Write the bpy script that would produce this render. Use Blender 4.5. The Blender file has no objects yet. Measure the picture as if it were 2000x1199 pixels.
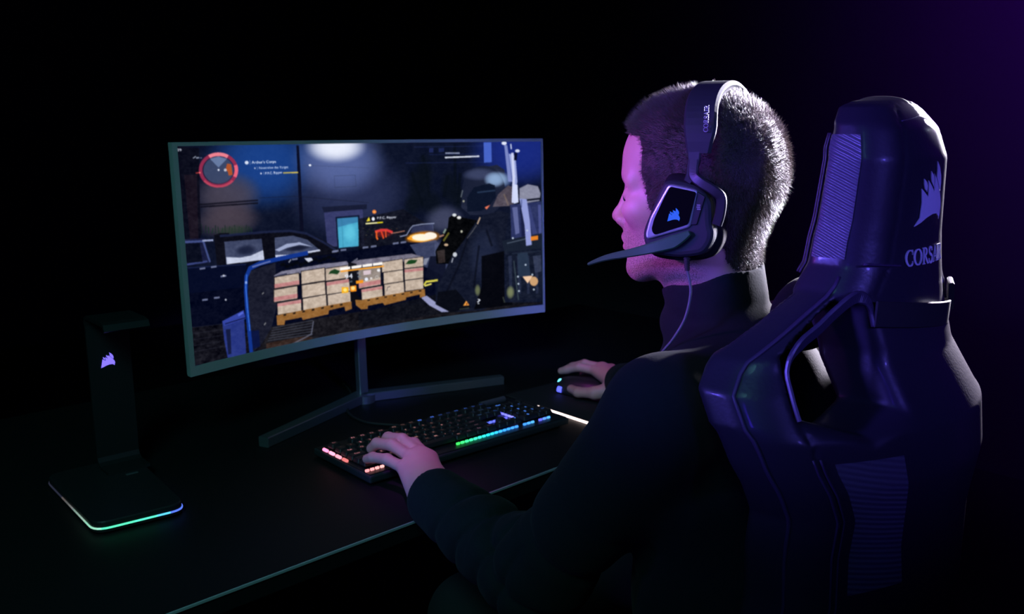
import bpy, bmesh, math
import numpy as np
from mathutils import Vector, Matrix
SC = bpy.context.scene
COL = SC.collection
PI = math.pi
# ------------------------------------------------------------------ camera
CAM_POS = (0.0, 0.0, 1.31)
PITCH, YAWX, FPX = math.radians(11.2), math.radians(48.2), 1765.0
cd = bpy.data.cameras.new('camera'); cam = bpy.data.objects.new('camera', cd); COL.objects.link(cam)
fwd = Vector((math.cos(YAWX)*math.cos(PITCH), math.sin(YAWX)*math.cos(PITCH), -math.sin(PITCH)))
cam.location = CAM_POS
cam.rotation_euler = fwd.to_track_quat('-Z', 'Y').to_euler()
cd.sensor_width = 36.0; cd.lens = FPX*36.0/2000.0
cd.clip_start = 0.05; cd.clip_end = 60
cd.dof.use_dof = True; cd.dof.focus_distance = 1.08; cd.dof.aperture_fstop = 8.5
SC.camera = cam
# ------------------------------------------------------------------ world, exposure
wd = bpy.data.worlds.new('world'); SC.world = wd; wd.use_nodes = True
wd.node_tree.nodes['Background'].inputs[0].default_value = (0.10, 0.12, 0.55, 1)
wd.node_tree.nodes['Background'].inputs[1].default_value = 0.010
SC.view_settings.view_transform = 'Standard'; SC.view_settings.look = 'None'
SC.view_settings.exposure = 0.0; SC.view_settings.gamma = 1.0
SC.view_settings.use_curve_mapping = False
# ------------------------------------------------------------------ studio lamps
def lamp(name, kind, loc, target, color, power, size=.3, cone=None, blend=.6, size_y=None):
    l = bpy.data.lights.new(name, kind); l.color = color; l.energy = power
    if kind == 'AREA':
        l.shape = 'RECTANGLE' if size_y else 'DISK'; l.size = size
        if size_y: l.size_y = size_y
    elif kind == 'SPOT':
        l.spot_size = math.radians(cone); l.spot_blend = blend; l.shadow_soft_size = size
    else: l.shadow_soft_size = size
    o = bpy.data.objects.new(name, l); COL.objects.link(o); o.location = loc
    o.rotation_euler = (Vector(target)-Vector(loc)).to_track_quat('-Z', 'Y').to_euler()
    return o
lamp('rim_lamp', 'SPOT', (3.10, .17, 1.85), (.93, .62, 1.275), (.84, .78, 1.0), 4600, .06, 7.2, .45)
lamp('chair_rim_lamp', 'SPOT', (3.10, 1.00, 1.60), (1.03, .36, 1.15), (.88, .80, 1.0), 2800, .06, 13, .5)
lamp('magenta_face_lamp', 'SPOT', (-.85, 1.95, 1.90), (.80, .80, 1.24), (.55, .085, 1.0), 270, .12, 12, .8)
lamp('magenta_left_hand_lamp', 'SPOT', (.55, 1.25, 2.3), (.80, 1.10, .80), (.60, .07, .85), 54, .06, 10, .8)
lamp('blue_hand_lamp', 'SPOT', (-.45, .85, 1.35), (.76, 1.07, .79), (.16, .18, 1.0), 26, .10, 12, .8)
lamp('magenta_right_hand_lamp', 'SPOT', (.85, 1.25, 2.3), (1.39, 1.24, .80), (.78, .10, .85), 26, .06, 9, .8)
lamp('blue_rear_lamp', 'SPOT', (.45, -1.50, 2.0), (.98, .42, 1.30), (.14, .11, 1.0), 900, .35, 8.5, 1.0)
lamp('blue_side_lamp', 'SPOT', (-1.30, 1.30, 1.75), (.85, .46, 1.235), (.14, .10, 1.0), 1500, .25, 7.5, 1.0)
lamp('blue_wing_lamp', 'SPOT', (-1.25, -.45, 1.8), (.74, .46, 1.05), (.06, .02, 1.0), 150, .25, 5, 1.0)
lamp('blue_front_lamp', 'SPOT', (-.25, 1.20, .98), (.80, .95, 1.02), (.18, .20, 1.0), 16, .10, 44, .7)
lamp('teal_lamp', 'SPOT', (-.5, .1, 2.2), (.60, 1.32, .88), (.15, .52, .52), 76, .3, 50, .8)
lamp('violet_wall_lamp', 'SPOT', (2.45, .35, 2.60), (3.6, .30, 2.30), (.24, .0, 1.0), 85, .3, 140, 1.0)
lamp('bezel_lamp', 'SPOT', (-.10, .30, 2.0), (1.36, 1.5, .92), (.32, .36, .85), 80, .3, 20, .9)
# ------------------------------------------------------------------ materials
def mat(name, col=(.5,.5,.5), rough=.5, metal=0.0, emit=None, es=0.0, spec=.5, coat=0.0, sheen=0.0,
        noise=None, bump=None, aniso=0):
    m = bpy.data.materials.new(name); m.use_nodes = True
    nt = m.node_tree; b = nt.nodes['Principled BSDF']
    b.inputs['Base Color'].default_value = (*col, 1); b.inputs['Roughness'].default_value = rough
    b.inputs['Metallic'].default_value = metal; b.inputs['Specular IOR Level'].default_value = spec
    b.inputs['Coat Weight'].default_value = coat; b.inputs['Sheen Weight'].default_value = sheen
    if emit: b.inputs['Emission Color'].default_value = (*emit, 1); b.inputs['Emission Strength'].default_value = es
    tc = nt.nodes.new('ShaderNodeTexCoord')
    if noise:      # (scale, amount, detail): base colour mottling
        n = nt.nodes.new('ShaderNodeTexNoise'); n.inputs['Scale'].default_value = noise[0]; n.inputs['Detail'].default_value = noise[2]
        r = nt.nodes.new('ShaderNodeMapRange'); r.inputs['To Min'].default_value = 1-noise[1]; r.inputs['To Max'].default_value = 1+noise[1]
        v = nt.nodes.new('ShaderNodeVectorMath'); v.operation = 'SCALE'; v.inputs[0].default_value = col
        nt.links.new(tc.outputs['Object'], n.inputs['Vector']); nt.links.new(n.outputs['Fac'], r.inputs['Value'])
        nt.links.new(r.outputs[0], v.inputs['Scale']); nt.links.new(v.outputs[0], b.inputs['Base Color'])
    if bump:       # (scale, strength, distance)
        n = nt.nodes.new('ShaderNodeTexNoise'); n.inputs['Scale'].default_value = bump[0]; n.inputs['Detail'].default_value = 4
        k = nt.nodes.new('ShaderNodeBump'); k.inputs['Strength'].default_value = bump[1]; k.inputs['Distance'].default_value = bump[2]
        nt.links.new(tc.outputs['Object'], n.inputs['Vector']); nt.links.new(n.outputs['Fac'], k.inputs['Height'])
        nt.links.new(k.outputs[0], b.inputs['Normal'])
    return m
def glow(name, col, s): return mat(name, (.02,.02,.02), .5, emit=col, es=s)
M = {}
M['wall'] = mat('painted_wall', (.09,.085,.10), .85, noise=(3,.08,3), bump=(60,.1,.002))
M['floor'] = mat('dark_carpet', (.02,.02,.024), .95, noise=(220,.3,4), bump=(300,.4,.004))
M['desk'] = mat('black_laminate', (.005,.006,.007), .6, spec=.2, noise=(60,.15,3), bump=(400,.1,.0005))
M['deskedge'] = mat('desk_edge_glint', (.28,.32,.33), .35)  # pale base colour carries the painted highlight of the desk's front chamfer
M['blackplastic'] = mat('black_plastic', (.012,.014,.016), .42, bump=(600,.06,.0003))
M['matteplastic'] = mat('matte_plastic', (.018,.024,.028), .6, spec=.3, bump=(900,.08,.0003))
M['gloss'] = mat('gloss_black', (.004,.004,.005), .08, coat=.3)
M['satinmetal'] = mat('satin_metal', (.30,.33,.35), .38, .85)
M['darkmetal'] = mat('dark_metal', (.03,.037,.04), .42, .7)
M['keycap'] = mat('keycap', (.010,.011,.012), .55)
M['rubber'] = mat('rubber', (.010,.010,.011), .7)
M['cloth'] = mat('jacket_cloth', (.006,.0105,.0115), .88, spec=.15, sheen=.02, noise=(180,.25,4), bump=(420,.25,.0012))
M['trouser'] = mat('trouser_cloth', (.005,.006,.008), .9, bump=(400,.3,.001))
M['shoe'] = mat('shoe_leather', (.015,.014,.014), .5)
M['leather'] = mat('black_leather', (.026,.022,.034), .36, spec=.3, bump=(260,.22,.0012), coat=.08)
M['stitch'] = mat('stitching', (.05,.03,.07), .5)
M['embroid'] = mat('pale_embroidery', (.72,.72,.76), .6, bump=(900,.3,.0006))
M['print'] = mat('pale_print', (.30,.30,.34), .5)
M['rim'] = mat('rim_metal', (.55,.58,.62), .30, .6)
M['boom'] = mat('boom_plastic', (.025,.11,.045), .45)
M['cable'] = mat('cable_cover', (.10,.11,.12), .5)
M['cushion'] = mat('ear_cushion', (.008,.008,.010), .85, spec=.1, bump=(200,.3,.001))
M['bezel'] = mat('monitor_shell', (.38,.42,.43), .45, .15)
M['pad'] = mat('mouse_mat', (.010,.011,.012), .7, bump=(900,.2,.0003))
M['eye'] = mat('eye_white', (.6,.58,.56), .15)
M['iris'] = mat('iris', (.05,.07,.09), .2)
def skin():
    m = mat('skin', (.56,.36,.29), .48)
    nt = m.node_tree; b = nt.nodes['Principled BSDF']; tc = nt.nodes['Texture Coordinate']
    b.inputs['Subsurface Weight'].default_value = .12; b.inputs['Subsurface Radius'].default_value = (.9,.4,.25)
    b.inputs['Subsurface Scale'].default_value = .008
    at = nt.nodes.new('ShaderNodeAttribute'); at.attribute_name = 'beard'
    n = nt.nodes.new('ShaderNodeTexNoise'); n.inputs['Scale'].default_value = 850; n.inputs['Detail'].default_value = 2
    r = nt.nodes.new('ShaderNodeMapRange'); r.inputs['From Min'].default_value = .36; r.inputs['From Max'].default_value = .68
    mu = nt.nodes.new('ShaderNodeMath'); mu.operation = 'MULTIPLY'
    n2 = nt.nodes.new('ShaderNodeTexNoise'); n2.inputs['Scale'].default_value = 25; n2.inputs['Detail'].default_value = 4
    cr = nt.nodes.new('ShaderNodeMix'); cr.data_type = 'RGBA'
    cr.inputs[6].default_value = (.60,.38,.30,1); cr.inputs[7].default_value = (.48,.29,.24,1)
    mx = nt.nodes.new('ShaderNodeMix'); mx.data_type = 'RGBA'; mx.inputs[7].default_value = (.07,.045,.04,1)
    for a in (n, n2): nt.links.new(tc.outputs['Object'], a.inputs['Vector'])
    nt.links.new(n2.outputs['Fac'], cr.inputs[0]); nt.links.new(cr.outputs[2], mx.inputs[6])
    nt.links.new(n.outputs['Fac'], r.inputs['Value']); nt.links.new(r.outputs[0], mu.inputs[0]); nt.links.new(at.outputs['Fac'], mu.inputs[1])
    nt.links.new(mu.outputs[0], mx.inputs[0]); nt.links.new(mx.outputs[2], b.inputs['Base Color'])
    k = nt.nodes.new('ShaderNodeBump'); k.inputs['Strength'].default_value = .35; k.inputs['Distance'].default_value = .0006
    nt.links.new(n.outputs['Fac'], k.inputs['Height']); nt.links.new(k.outputs[0], b.inputs['Normal'])
    return m
M['skin'] = skin()
M['hair'] = mat('hair', (.105,.080,.082), .34, spec=.6)
M['scalp'] = mat('scalp_hair', (.040,.025,.022), .6, noise=(300,.4,4), bump=(500,.8,.002))
def carbon():
    m = mat('carbon_weave', (.11,.10,.14), .32)
    nt = m.node_tree; b = nt.nodes['Principled BSDF']; tc = nt.nodes['Texture Coordinate']
    mp = nt.nodes.new('ShaderNodeMapping'); mp.inputs['Rotation'].default_value = (math.radians(-24), 0, 0)
    w = nt.nodes.new('ShaderNodeTexWave'); w.bands_direction = 'Z'; w.inputs['Scale'].default_value = 62; w.inputs['Distortion'].default_value = .6
    c = nt.nodes.new('ShaderNodeTexChecker'); c.inputs['Scale'].default_value = 420
    ad = nt.nodes.new('ShaderNodeMath'); ad.operation = 'MULTIPLY_ADD'; ad.inputs[1].default_value = .35
    k = nt.nodes.new('ShaderNodeBump'); k.inputs['Strength'].default_value = .6; k.inputs['Distance'].default_value = .0016
    nt.links.new(tc.outputs['Object'], mp.inputs[0]); nt.links.new(mp.outputs[0], w.inputs['Vector']); nt.links.new(mp.outputs[0], c.inputs['Vector'])
    nt.links.new(c.outputs['Fac'], ad.inputs[0]); nt.links.new(w.outputs['Fac'], ad.inputs[2])
    nt.links.new(ad.outputs[0], k.inputs['Height']); nt.links.new(k.outputs[0], b.inputs['Normal'])
    return m
M['carbon'] = carbon()
# ------------------------------------------------------------------ object helpers
def mesh_obj(name, V, F, m, parent=None, smooth=True, loc=None):
    me = bpy.data.meshes.new(name)
    if isinstance(V, np.ndarray) and isinstance(F, np.ndarray):
        n = F.shape[1]
        me.vertices.add(len(V)); me.vertices.foreach_set('co', V.astype(np.float32).ravel())
        me.loops.add(F.size); me.loops.foreach_set('vertex_index', F.astype(np.int32).ravel())
        me.polygons.add(len(F)); me.polygons.foreach_set('loop_start', np.arange(0, F.size, n, dtype=np.int32))
        me.update(calc_edges=True); me.validate()
    else:
        me.from_pydata([tuple(v) for v in V], [], [tuple(f) for f in F]); me.update()
    if smooth: me.polygons.foreach_set('use_smooth', [True]*len(me.polygons))
    if m: me.materials.append(m)
    o = bpy.data.objects.new(name, me); COL.objects.link(o)
    if parent: o.parent = parent
    if loc is not None: o.location = loc
    return o
def bm_obj(name, bm, m, parent=None, smooth=False, loc=None):
    me = bpy.data.meshes.new(name); bmesh.ops.recalc_face_normals(bm, faces=bm.faces); bm.to_mesh(me); bm.free()
    if smooth: me.polygons.foreach_set('use_smooth', [True]*len(me.polygons))
    if m: me.materials.append(m)
    o = bpy.data.objects.new(name, me); COL.objects.link(o)
    if parent: o.parent = parent
    if loc is not None: o.location = loc
    return o
def thing(name, label, cat, loc=(0,0,0), rotz=0, group=None):
    o = bpy.data.objects.new(name, None); COL.objects.link(o); o.empty_display_size = .05
    o.location = loc; o.rotation_euler = (0,0,rotz); o['label'] = label; o['category'] = cat
    if group: o['group'] = group
    return o
def struct(o): o['kind'] = 'structure'; return o
def box(bm, x0, x1, y0, y1, z0, z1, bev=0.0, seg=2):
    r = bmesh.ops.create_cube(bm, size=1.0)
    vs = r['verts']
    for v in vs: v.co = Vector(((x0+x1)/2+v.co.x*(x1-x0), (y0+y1)/2+v.co.y*(y1-y0), (z0+z1)/2+v.co.z*(z1-z0)))
    if bev:
        es = list({e for v in vs for e in v.link_edges})
        bmesh.ops.bevel(bm, geom=es, offset=bev, segments=seg, profile=.5, affect='EDGES')
def tube(bm, pts, rad, n=10, closed=False, flat=1.0, up=None, cap=True):
    """swept tube; rad a number or list; flat squeezes the section along the frame's second axis"""
    P = [Vector(p) for p in pts]; N = len(P)
    R_ = rad if isinstance(rad, (list, tuple)) else [rad]*N
    rings = []; prev = None
    for i, p in enumerate(P):
        if closed: t = P[(i+1) % N]-P[i-1]
        else: t = P[min(i+1, N-1)]-P[max(i-1, 0)]
        t.normalize()
        if up is not None:
            a = Vector(up) - t*Vector(up).dot(t); a.normalize()
        elif prev is None:
            a = t.orthogonal().normalized()
        else:
            a = prev - t*prev.dot(t); a.normalize()
        prev = a; b = t.cross(a)
        rings.append([bm.verts.new(p + a*math.cos(2*PI*k/n)*R_[i] + b*math.sin(2*PI*k/n)*R_[i]*flat) for k in range(n)])
    for i in range(N if closed else N-1):
        A, B = rings[i], rings[(i+1) % N]
        for k in range(n): bm.faces.new((A[k], A[(k+1) % n], B[(k+1) % n], B[k]))
    if not closed and cap:
        bm.faces.new(rings[0][::-1]); bm.faces.new(rings[-1])
def strip(bm, pts, w, t, up):
    """rectangular bar swept along pts; w across 'up x t', t along up"""
    P = [Vector(p) for p in pts]; N = len(P); rings = []
    ws = w if isinstance(w, (list, tuple)) else [w]*N
    for i, p in enumerate(P):
        d = (P[min(i+1, N-1)]-P[max(i-1, 0)]).normalized()
        a = Vector(up) - d*Vector(up).dot(d); a.normalize(); b = d.cross(a)
        c = min(t*.3, .0015)
        sec = [(-ws[i]/2+c,-t/2),(ws[i]/2-c,-t/2),(ws[i]/2,-t/2+c),(ws[i]/2,t/2-c),(ws[i]/2-c,t/2),(-ws[i]/2+c,t/2),(-ws[i]/2,t/2-c),(-ws[i]/2,-t/2+c)]
        rings.append([bm.verts.new(p+b*x+a*y) for x, y in sec])
    for i in range(N-1):
        for k in range(8): bm.faces.new((rings[i][k], rings[i][(k+1) % 8], rings[i+1][(k+1) % 8], rings[i+1][k]))
    bm.faces.new(rings[0][::-1]); bm.faces.new(rings[-1])
def catmull(pts, n=6, closed=False):
    P = [np.array(p, float) for p in pts]; out = []; N = len(P)
    for i in range(N if closed else N-1):
        if closed: p0, p1, p2, p3 = P[i-1], P[i], P[(i+1) % N], P[(i+2) % N]
        else: p0, p1, p2, p3 = P[max(i-1, 0)], P[i], P[i+1], P[min(i+2, N-1)]
        for k in range(n):
            t = k/n
            out.append(.5*((2*p1)+(-p0+p2)*t+(2*p0-5*p1+4*p2-p3)*t*t+(-p0+3*p1-3*p2+p3)*t**3))
    if not closed: out.append(P[-1])
    return [tuple(p) for p in out]
def roundpoly(pts, r, n=5):
    out = []; N = len(pts)
    for i in range(N):
        p = Vector(pts[i]); a = Vector(pts[i-1])-p; b = Vector(pts[(i+1) % N])-p
        ra = min(r, a.length*.45); rb = min(r, b.length*.45); s = p+a.normalized()*ra; e = p+b.normalized()*rb
        for k in range(n+1):
            t = k/n; out.append(tuple(s*(1-t)**2+p*2*t*(1-t)+e*t*t))
    return out
def prism(bm, outline, fn, h0, h1, bev=0.0, inset_top=None):
    """closed outline in 2D extruded between h0 and h1; fn(x, y, h) -> 3D. bevel by inset rings"""
    c = np.mean(np.array(outline), axis=0)
    def ring(h, s):
        o = []
        n = len(outline)
        for i, (x, y) in enumerate(outline):
            ax, ay = outline[i-1]; bx, by = outline[(i+1) % n]
            tx, ty = bx-ax, by-ay; L = math.hypot(tx, ty) or 1
            nx, ny = ty/L, -tx/L
            if nx*(x-c[0])+ny*(y-c[1]) < 0: nx, ny = -nx, -ny
            o.append(bm.verts.new(fn(x-nx*s, y-ny*s, h)))
        return o
    sg = 1 if h1 > h0 else -1
    rs = [ring(h0, 0)]
    if bev:
        for k in range(4):
            a = k/3*PI/2; rs.append(ring(h1-sg*bev+sg*bev*math.sin(a), bev*(1-math.cos(a))))
    else: rs.append(ring(h1, 0))
    n = len(outline)
    for A, B in zip(rs, rs[1:]):
        for k in range(n): bm.faces.new((A[k], A[(k+1) % n], B[(k+1) % n], B[k]))
    bm.faces.new(rs[0][::-1]); f = bm.faces.new(rs[-1])
    return rs
# ------------------------------------------------------------------ signed distance modelling (surface nets)
class Prim:
    pass
def cap(a, b, ra, rb=None, k=.01, op='u'):
    p = Prim(); p.a = np.array(a, float); p.b = np.array(b, float); p.ra = ra; p.rb = ra if rb is None else rb; p.k = k; p.op = op
    def f(P):
        ab = p.b-p.a; t = np.clip((P-p.a)@ab/max(ab@ab, 1e-12), 0, 1)
        return np.linalg.norm(P-p.a-t[:, None]*ab, axis=1)-(p.ra+(p.rb-p.ra)*t)
    p.f = f; return p
def ell(c, r, R=None, k=.01, op='u'):
    p = Prim(); p.k = k; p.op = op; c = np.array(c, float); r = np.array(r, float); Rm = np.eye(3) if R is None else np.array(R)
    def f(P):
        q = (P-c)@Rm.T; k0 = np.linalg.norm(q/r, axis=1); k1 = np.linalg.norm(q/(r*r), axis=1)
        return k0*(k0-1)/np.maximum(k1, 1e-9)
    p.f = f; return p
def fun(f, k=.001, op='u'):
    p = Prim(); p.f = f; p.k = k; p.op = op; return p
def evalsdf(P, prims, c=None, rad=None):
    d = np.full(len(P), 1e3)
    for p in prims:
        if c is not None:
            dc = p.f(c[None, :])[0]
            if dc > rad*1.9+2*p.k+.02: continue
        e = p.f(P); k = p.k
        if p.op == 'u':
            h = np.maximum(k-np.abs(d-e), 0)/k; d = np.minimum(d, e)-h*h*k*.25
        elif p.op == 's':
            e = -e; h = np.maximum(k-np.abs(d-e), 0)/k; d = np.maximum(d, e)+h*h*k*.25
        elif p.op == 'i':
            d = np.maximum(d, e)
    return d
def surface(prims, lo, hi, res, post=None, B=16):
    lo = np.array(lo, float); hi = np.array(hi, float)
    n = np.ceil((hi-lo)/(res*B)).astype(int)
    ax = [np.arange(k) for k in n]
    G = np.stack(np.meshgrid(*ax, indexing='ij'), -1).reshape(-1, 3)
    half = res*(B+2)/2; rad = half*math.sqrt(3)
    cen = lo+(G*B+B/2)*res
    dc = evalsdf(cen, prims)
    G = G[np.abs(dc) < rad*1.7+.01]
    S = B+2
    off = np.stack(np.meshgrid(*[np.arange(S)]*3, indexing='ij'), -1).reshape(-1, 3)
    keys = []; poss = []; quads = []
    def key(c): return (c[:, 0]*100003+c[:, 1])*100003+c[:, 2]
    cl = np.stack(np.meshgrid(*[np.arange(S-1)]*3, indexing='ij'), -1)
    corner = [(0,0,0),(1,0,0),(0,1,0),(1,1,0),(0,0,1),(1,0,1),(0,1,1),(1,1,1)]
    edges = [(0,1),(2,3),(4,5),(6,7),(0,2),(1,3),(4,6),(5,7),(0,4),(1,5),(2,6),(3,7)]
    for g in G:
        base = g*B-1
        P = lo+(base+off)*res
        c = lo+(g*B+B/2)*res
        d = evalsdf(P, prims, c, rad)
        if post is not None: d = post(P, d)
        D = d.reshape(S, S, S)
        if D.min() > 0 or D.max() < 0: continue
        cv = [D[a:S-1+a, b:S-1+b, e:S-1+e] for a, b, e in corner]
        neg = sum((x < 0).astype(np.int8) for x in cv)
        act = (neg > 0) & (neg < 8)
        if not act.any(): continue
        ci = cl[act]; vals = np.stack([x[act] for x in cv], -1)
        acc = np.zeros((len(ci), 3)); cnt = np.zeros(len(ci))
        for i, j in edges:
            va, vb = vals[:, i], vals[:, j]; m_ = (va < 0) != (vb < 0)
            t = np.where(m_, va/np.where(m_, va-vb, 1), 0)
            pa = np.array(corner[i]); pb = np.array(corner[j])
            acc += np.where(m_[:, None], pa+t[:, None]*(pb-pa), 0); cnt += m_
        pos = lo+(base+ci+acc/cnt[:, None])*res
        keys.append(key(ci+base+5)); poss.append(pos)
        for axis in range(3):
            sl0 = [slice(1, S-1)]*3; sl1 = [slice(1, S-1)]*3
            sl1[axis] = slice(2, S)
            a = D[tuple(sl0)]; b = D[tuple(sl1)]
            mm = (a < 0) != (b < 0)
            if not mm.any(): continue
            idx = np.argwhere(mm)+1
            u, v = (axis+1) % 3, (axis+2) % 3
            eu = np.zeros(3, int); ev = np.zeros(3, int); eu[u] = 1; ev[v] = 1
            q = np.stack([key(idx-eu-ev+base+5), key(idx-ev+base+5), key(idx+base+5), key(idx-eu+base+5)], -1)
            flip = (a[mm] > 0)
            q[flip] = q[flip][:, ::-1]
            quads.append(q)
    K = np.concatenate(keys); Pp = np.concatenate(poss); Q = np.concatenate(quads)
    uk, first = np.unique(K, return_index=True)
    V = Pp[first]; F = np.searchsorted(uk, Q); F = np.clip(F, 0, len(uk)-1)
    ok = (uk[F] == Q).all(1); F = F[ok]
    return V, F
def normals(V, F):
    fn = np.cross(V[F[:, 2]]-V[F[:, 0]], V[F[:, 3]]-V[F[:, 1]])
    N = np.zeros_like(V)
    for k in range(4): np.add.at(N, F[:, k], fn)
    return N/np.maximum(np.linalg.norm(N, axis=1), 1e-12)[:, None]
def rotz(a): return np.array([[math.cos(a), -math.sin(a), 0],[math.sin(a), math.cos(a), 0],[0, 0, 1]])
def noise3(P, f, seed=0):
    r = np.random.RandomState(seed); out = 0
    for i in range(5):
        w = r.normal(size=3); w /= np.linalg.norm(w)
        out = out+np.sin(P@w*f*(.7+.25*i)+r.uniform(0, 6.28))
    return out/5
# ------------------------------------------------------------------ lettering and the sail emblem
FONTCACHE = {}
def text_mesh(s, size, extrude=0.0):
    cu = bpy.data.curves.new('lettering', 'FONT'); cu.body = s; cu.size = size; cu.align_x = 'CENTER'; cu.align_y = 'CENTER'; cu.extrude = extrude
    o = bpy.data.objects.new('lettering', cu); COL.objects.link(o)
    dg = bpy.context.evaluated_depsgraph_get(); me = bpy.data.meshes.new_from_object(o.evaluated_get(dg))
    bpy.data.objects.remove(o); bpy.data.curves.remove(cu)
    V = [tuple(v.co) for v in me.vertices]; F = [tuple(p.vertices) for p in me.polygons]
    bpy.data.meshes.remove(me)
    return V, F
_c = lambda px, py: ((px-430)/218.0, ((790-py)-.52*(px-430))/545.0)
SAIL = [[_c(*p) for p in L] for L in [
    [(430,790),(462,700),(468,560),(460,440),(490,470),(508,495),(512,470),(506,345),(540,390),(560,425),(560,340),(553,262),(590,330),(622,410),(640,470),(648,530),(640,600),(634,650),(628,625),(600,608),(560,628),(510,680),(470,740)],
    [(570,142),(600,185),(622,250),(630,310),(624,390),(600,335),(578,290),(578,210)],
    [(522,255),(542,280),(552,310),(552,385),(530,345),(524,300)],
    [(472,345),(492,365),(500,400),(498,455),(480,430),(474,390)]]]
# serif capitals as closed strokes: each glyph a list of (polyline, widths)
def serif_word(word):
    """returns list of quads in units of cap height; baseline 0"""
    import math as m_
    T, t = .17, .06
    def arc(cx, cy, rx, ry, a0, a1, n=14): return [(cx+rx*m_.cos(m_.radians(a0+(a1-a0)*i/n)), cy+ry*m_.sin(m_.radians(a0+(a1-a0)*i/n))) for i in range(n+1)]
    def wid(L, cx=0): 
        o = []
        for i in range(len(L)):
            a = L[max(i-1, 0)]; b = L[min(i+1, len(L)-1)]; dx, dy = abs(b[0]-a[0]), abs(b[1]-a[1]); o.append(t+(T-t)*dy/(m_.hypot(dx, dy)+1e-9))
        return o
    G = {}
    c = arc(.45,.5,.38,.46,50,310); G['C'] = ([(c, wid(c)), ([(.70,.98),(.70,.68)], [t,t]), ([(.70,.30),(.72,.16)], [t,t])], .82)
    o = arc(.46,.5,.39,.46,0,360,28); G['O'] = ([(o, wid(o))], .98)
    r1 = arc(.30,.745,.27,.225,90,-90); G['R'] = ([([(.18,0),(.18,1)],[T,T]), ([(.02,.03),(.36,.03)],[t,t]), ([(.02,.97),(.30,.97)],[t,t]), (r1, wid(r1)), ([(.34,.50),(.72,.03)],[T,T*.9]), ([(.62,.03),(.84,.03)],[t,t])], .84)
    s = arc(.33,.74,.21,.22,30,270,10)+arc(.33,.26,.25,.24,90,-160,12)[1:]; G['S'] = ([(s, [t+(T-t)*(.35+.65*m_.sin(m_.pi*i/(len(s)-1))) for i in range(len(s))]), ([(.55,.96),(.55,.72)],[t,t]), ([(.08,.30),(.08,.04)],[t,t])], .66)
    G['A'] = ([([(.16,.02),(.44,.98)],[t,t]), ([(.42,1.0),(.74,.02)],[T*.7,T]), ([(.24,.33),(.62,.33)],[t,t]), ([(.03,.03),(.29,.03)],[t,t]), ([(.60,.03),(.90,.03)],[t,t])], .90)
    G['I'] = ([([(.18,0),(.18,1)],[T,T]), ([(.02,.03),(.34,.03)],[t,t]), ([(.02,.97),(.34,.97)],[t,t])], .40)
    Q = []; x = 0
    for ch in word:
        strokes, adv = G[ch]
        for L, W_ in strokes:
            pts = []
            for i, (a, b) in enumerate(L):
                p = L[max(i-1, 0)]; q = L[min(i+1, len(L)-1)]; dx, dy = q[0]-p[0], q[1]-p[1]; l = m_.hypot(dx, dy) or 1
                nx, ny = -dy/l*W_[i]/2, dx/l*W_[i]/2
                pts.append(((a+nx+x, b+ny), (a-nx+x, b-ny)))
            for (a0, a1), (b0, b1) in zip(pts, pts[1:]): Q.append((a0, b0, b1, a1))
        x += adv
    return Q, x
def emblem_obj(name, fn, m, parent, size, n_sub=1):
    bm = bmesh.new()
    for L in SAIL:
        top = [bm.verts.new(fn((x-.5)*size, (y-.5)*size, .0006)) for x, y in L]
        bot = [bm.verts.new(fn((x-.5)*size, (y-.5)*size, -.0004)) for x, y in L]
        f = bm.faces.new(top); n = len(L)
        for i in range(n): bm.faces.new((top[i], bot[i], bot[(i+1) % n], top[(i+1) % n]))
    bmesh.ops.triangulate(bm, faces=[f for f in bm.faces if len(f.verts) > 4])
    return bm_obj(name, bm, m, parent)
def word_obj(name, word, fn, m, parent, h):
    Q, w = serif_word(word); bm = bmesh.new()
    for q in Q:
        a = [bm.verts.new(fn((x-w/2)*h, (y-.5)*h, .0005)) for x, y in q]
        b = [bm.verts.new(fn((x-w/2)*h, (y-.5)*h, -.0004)) for x, y in q]
        bm.faces.new(a)
        for i in range(4): bm.faces.new((a[i], b[i], b[(i+1) % 4], a[(i+1) % 4]))
    return bm_obj(name, bm, m, parent), w*h
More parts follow.
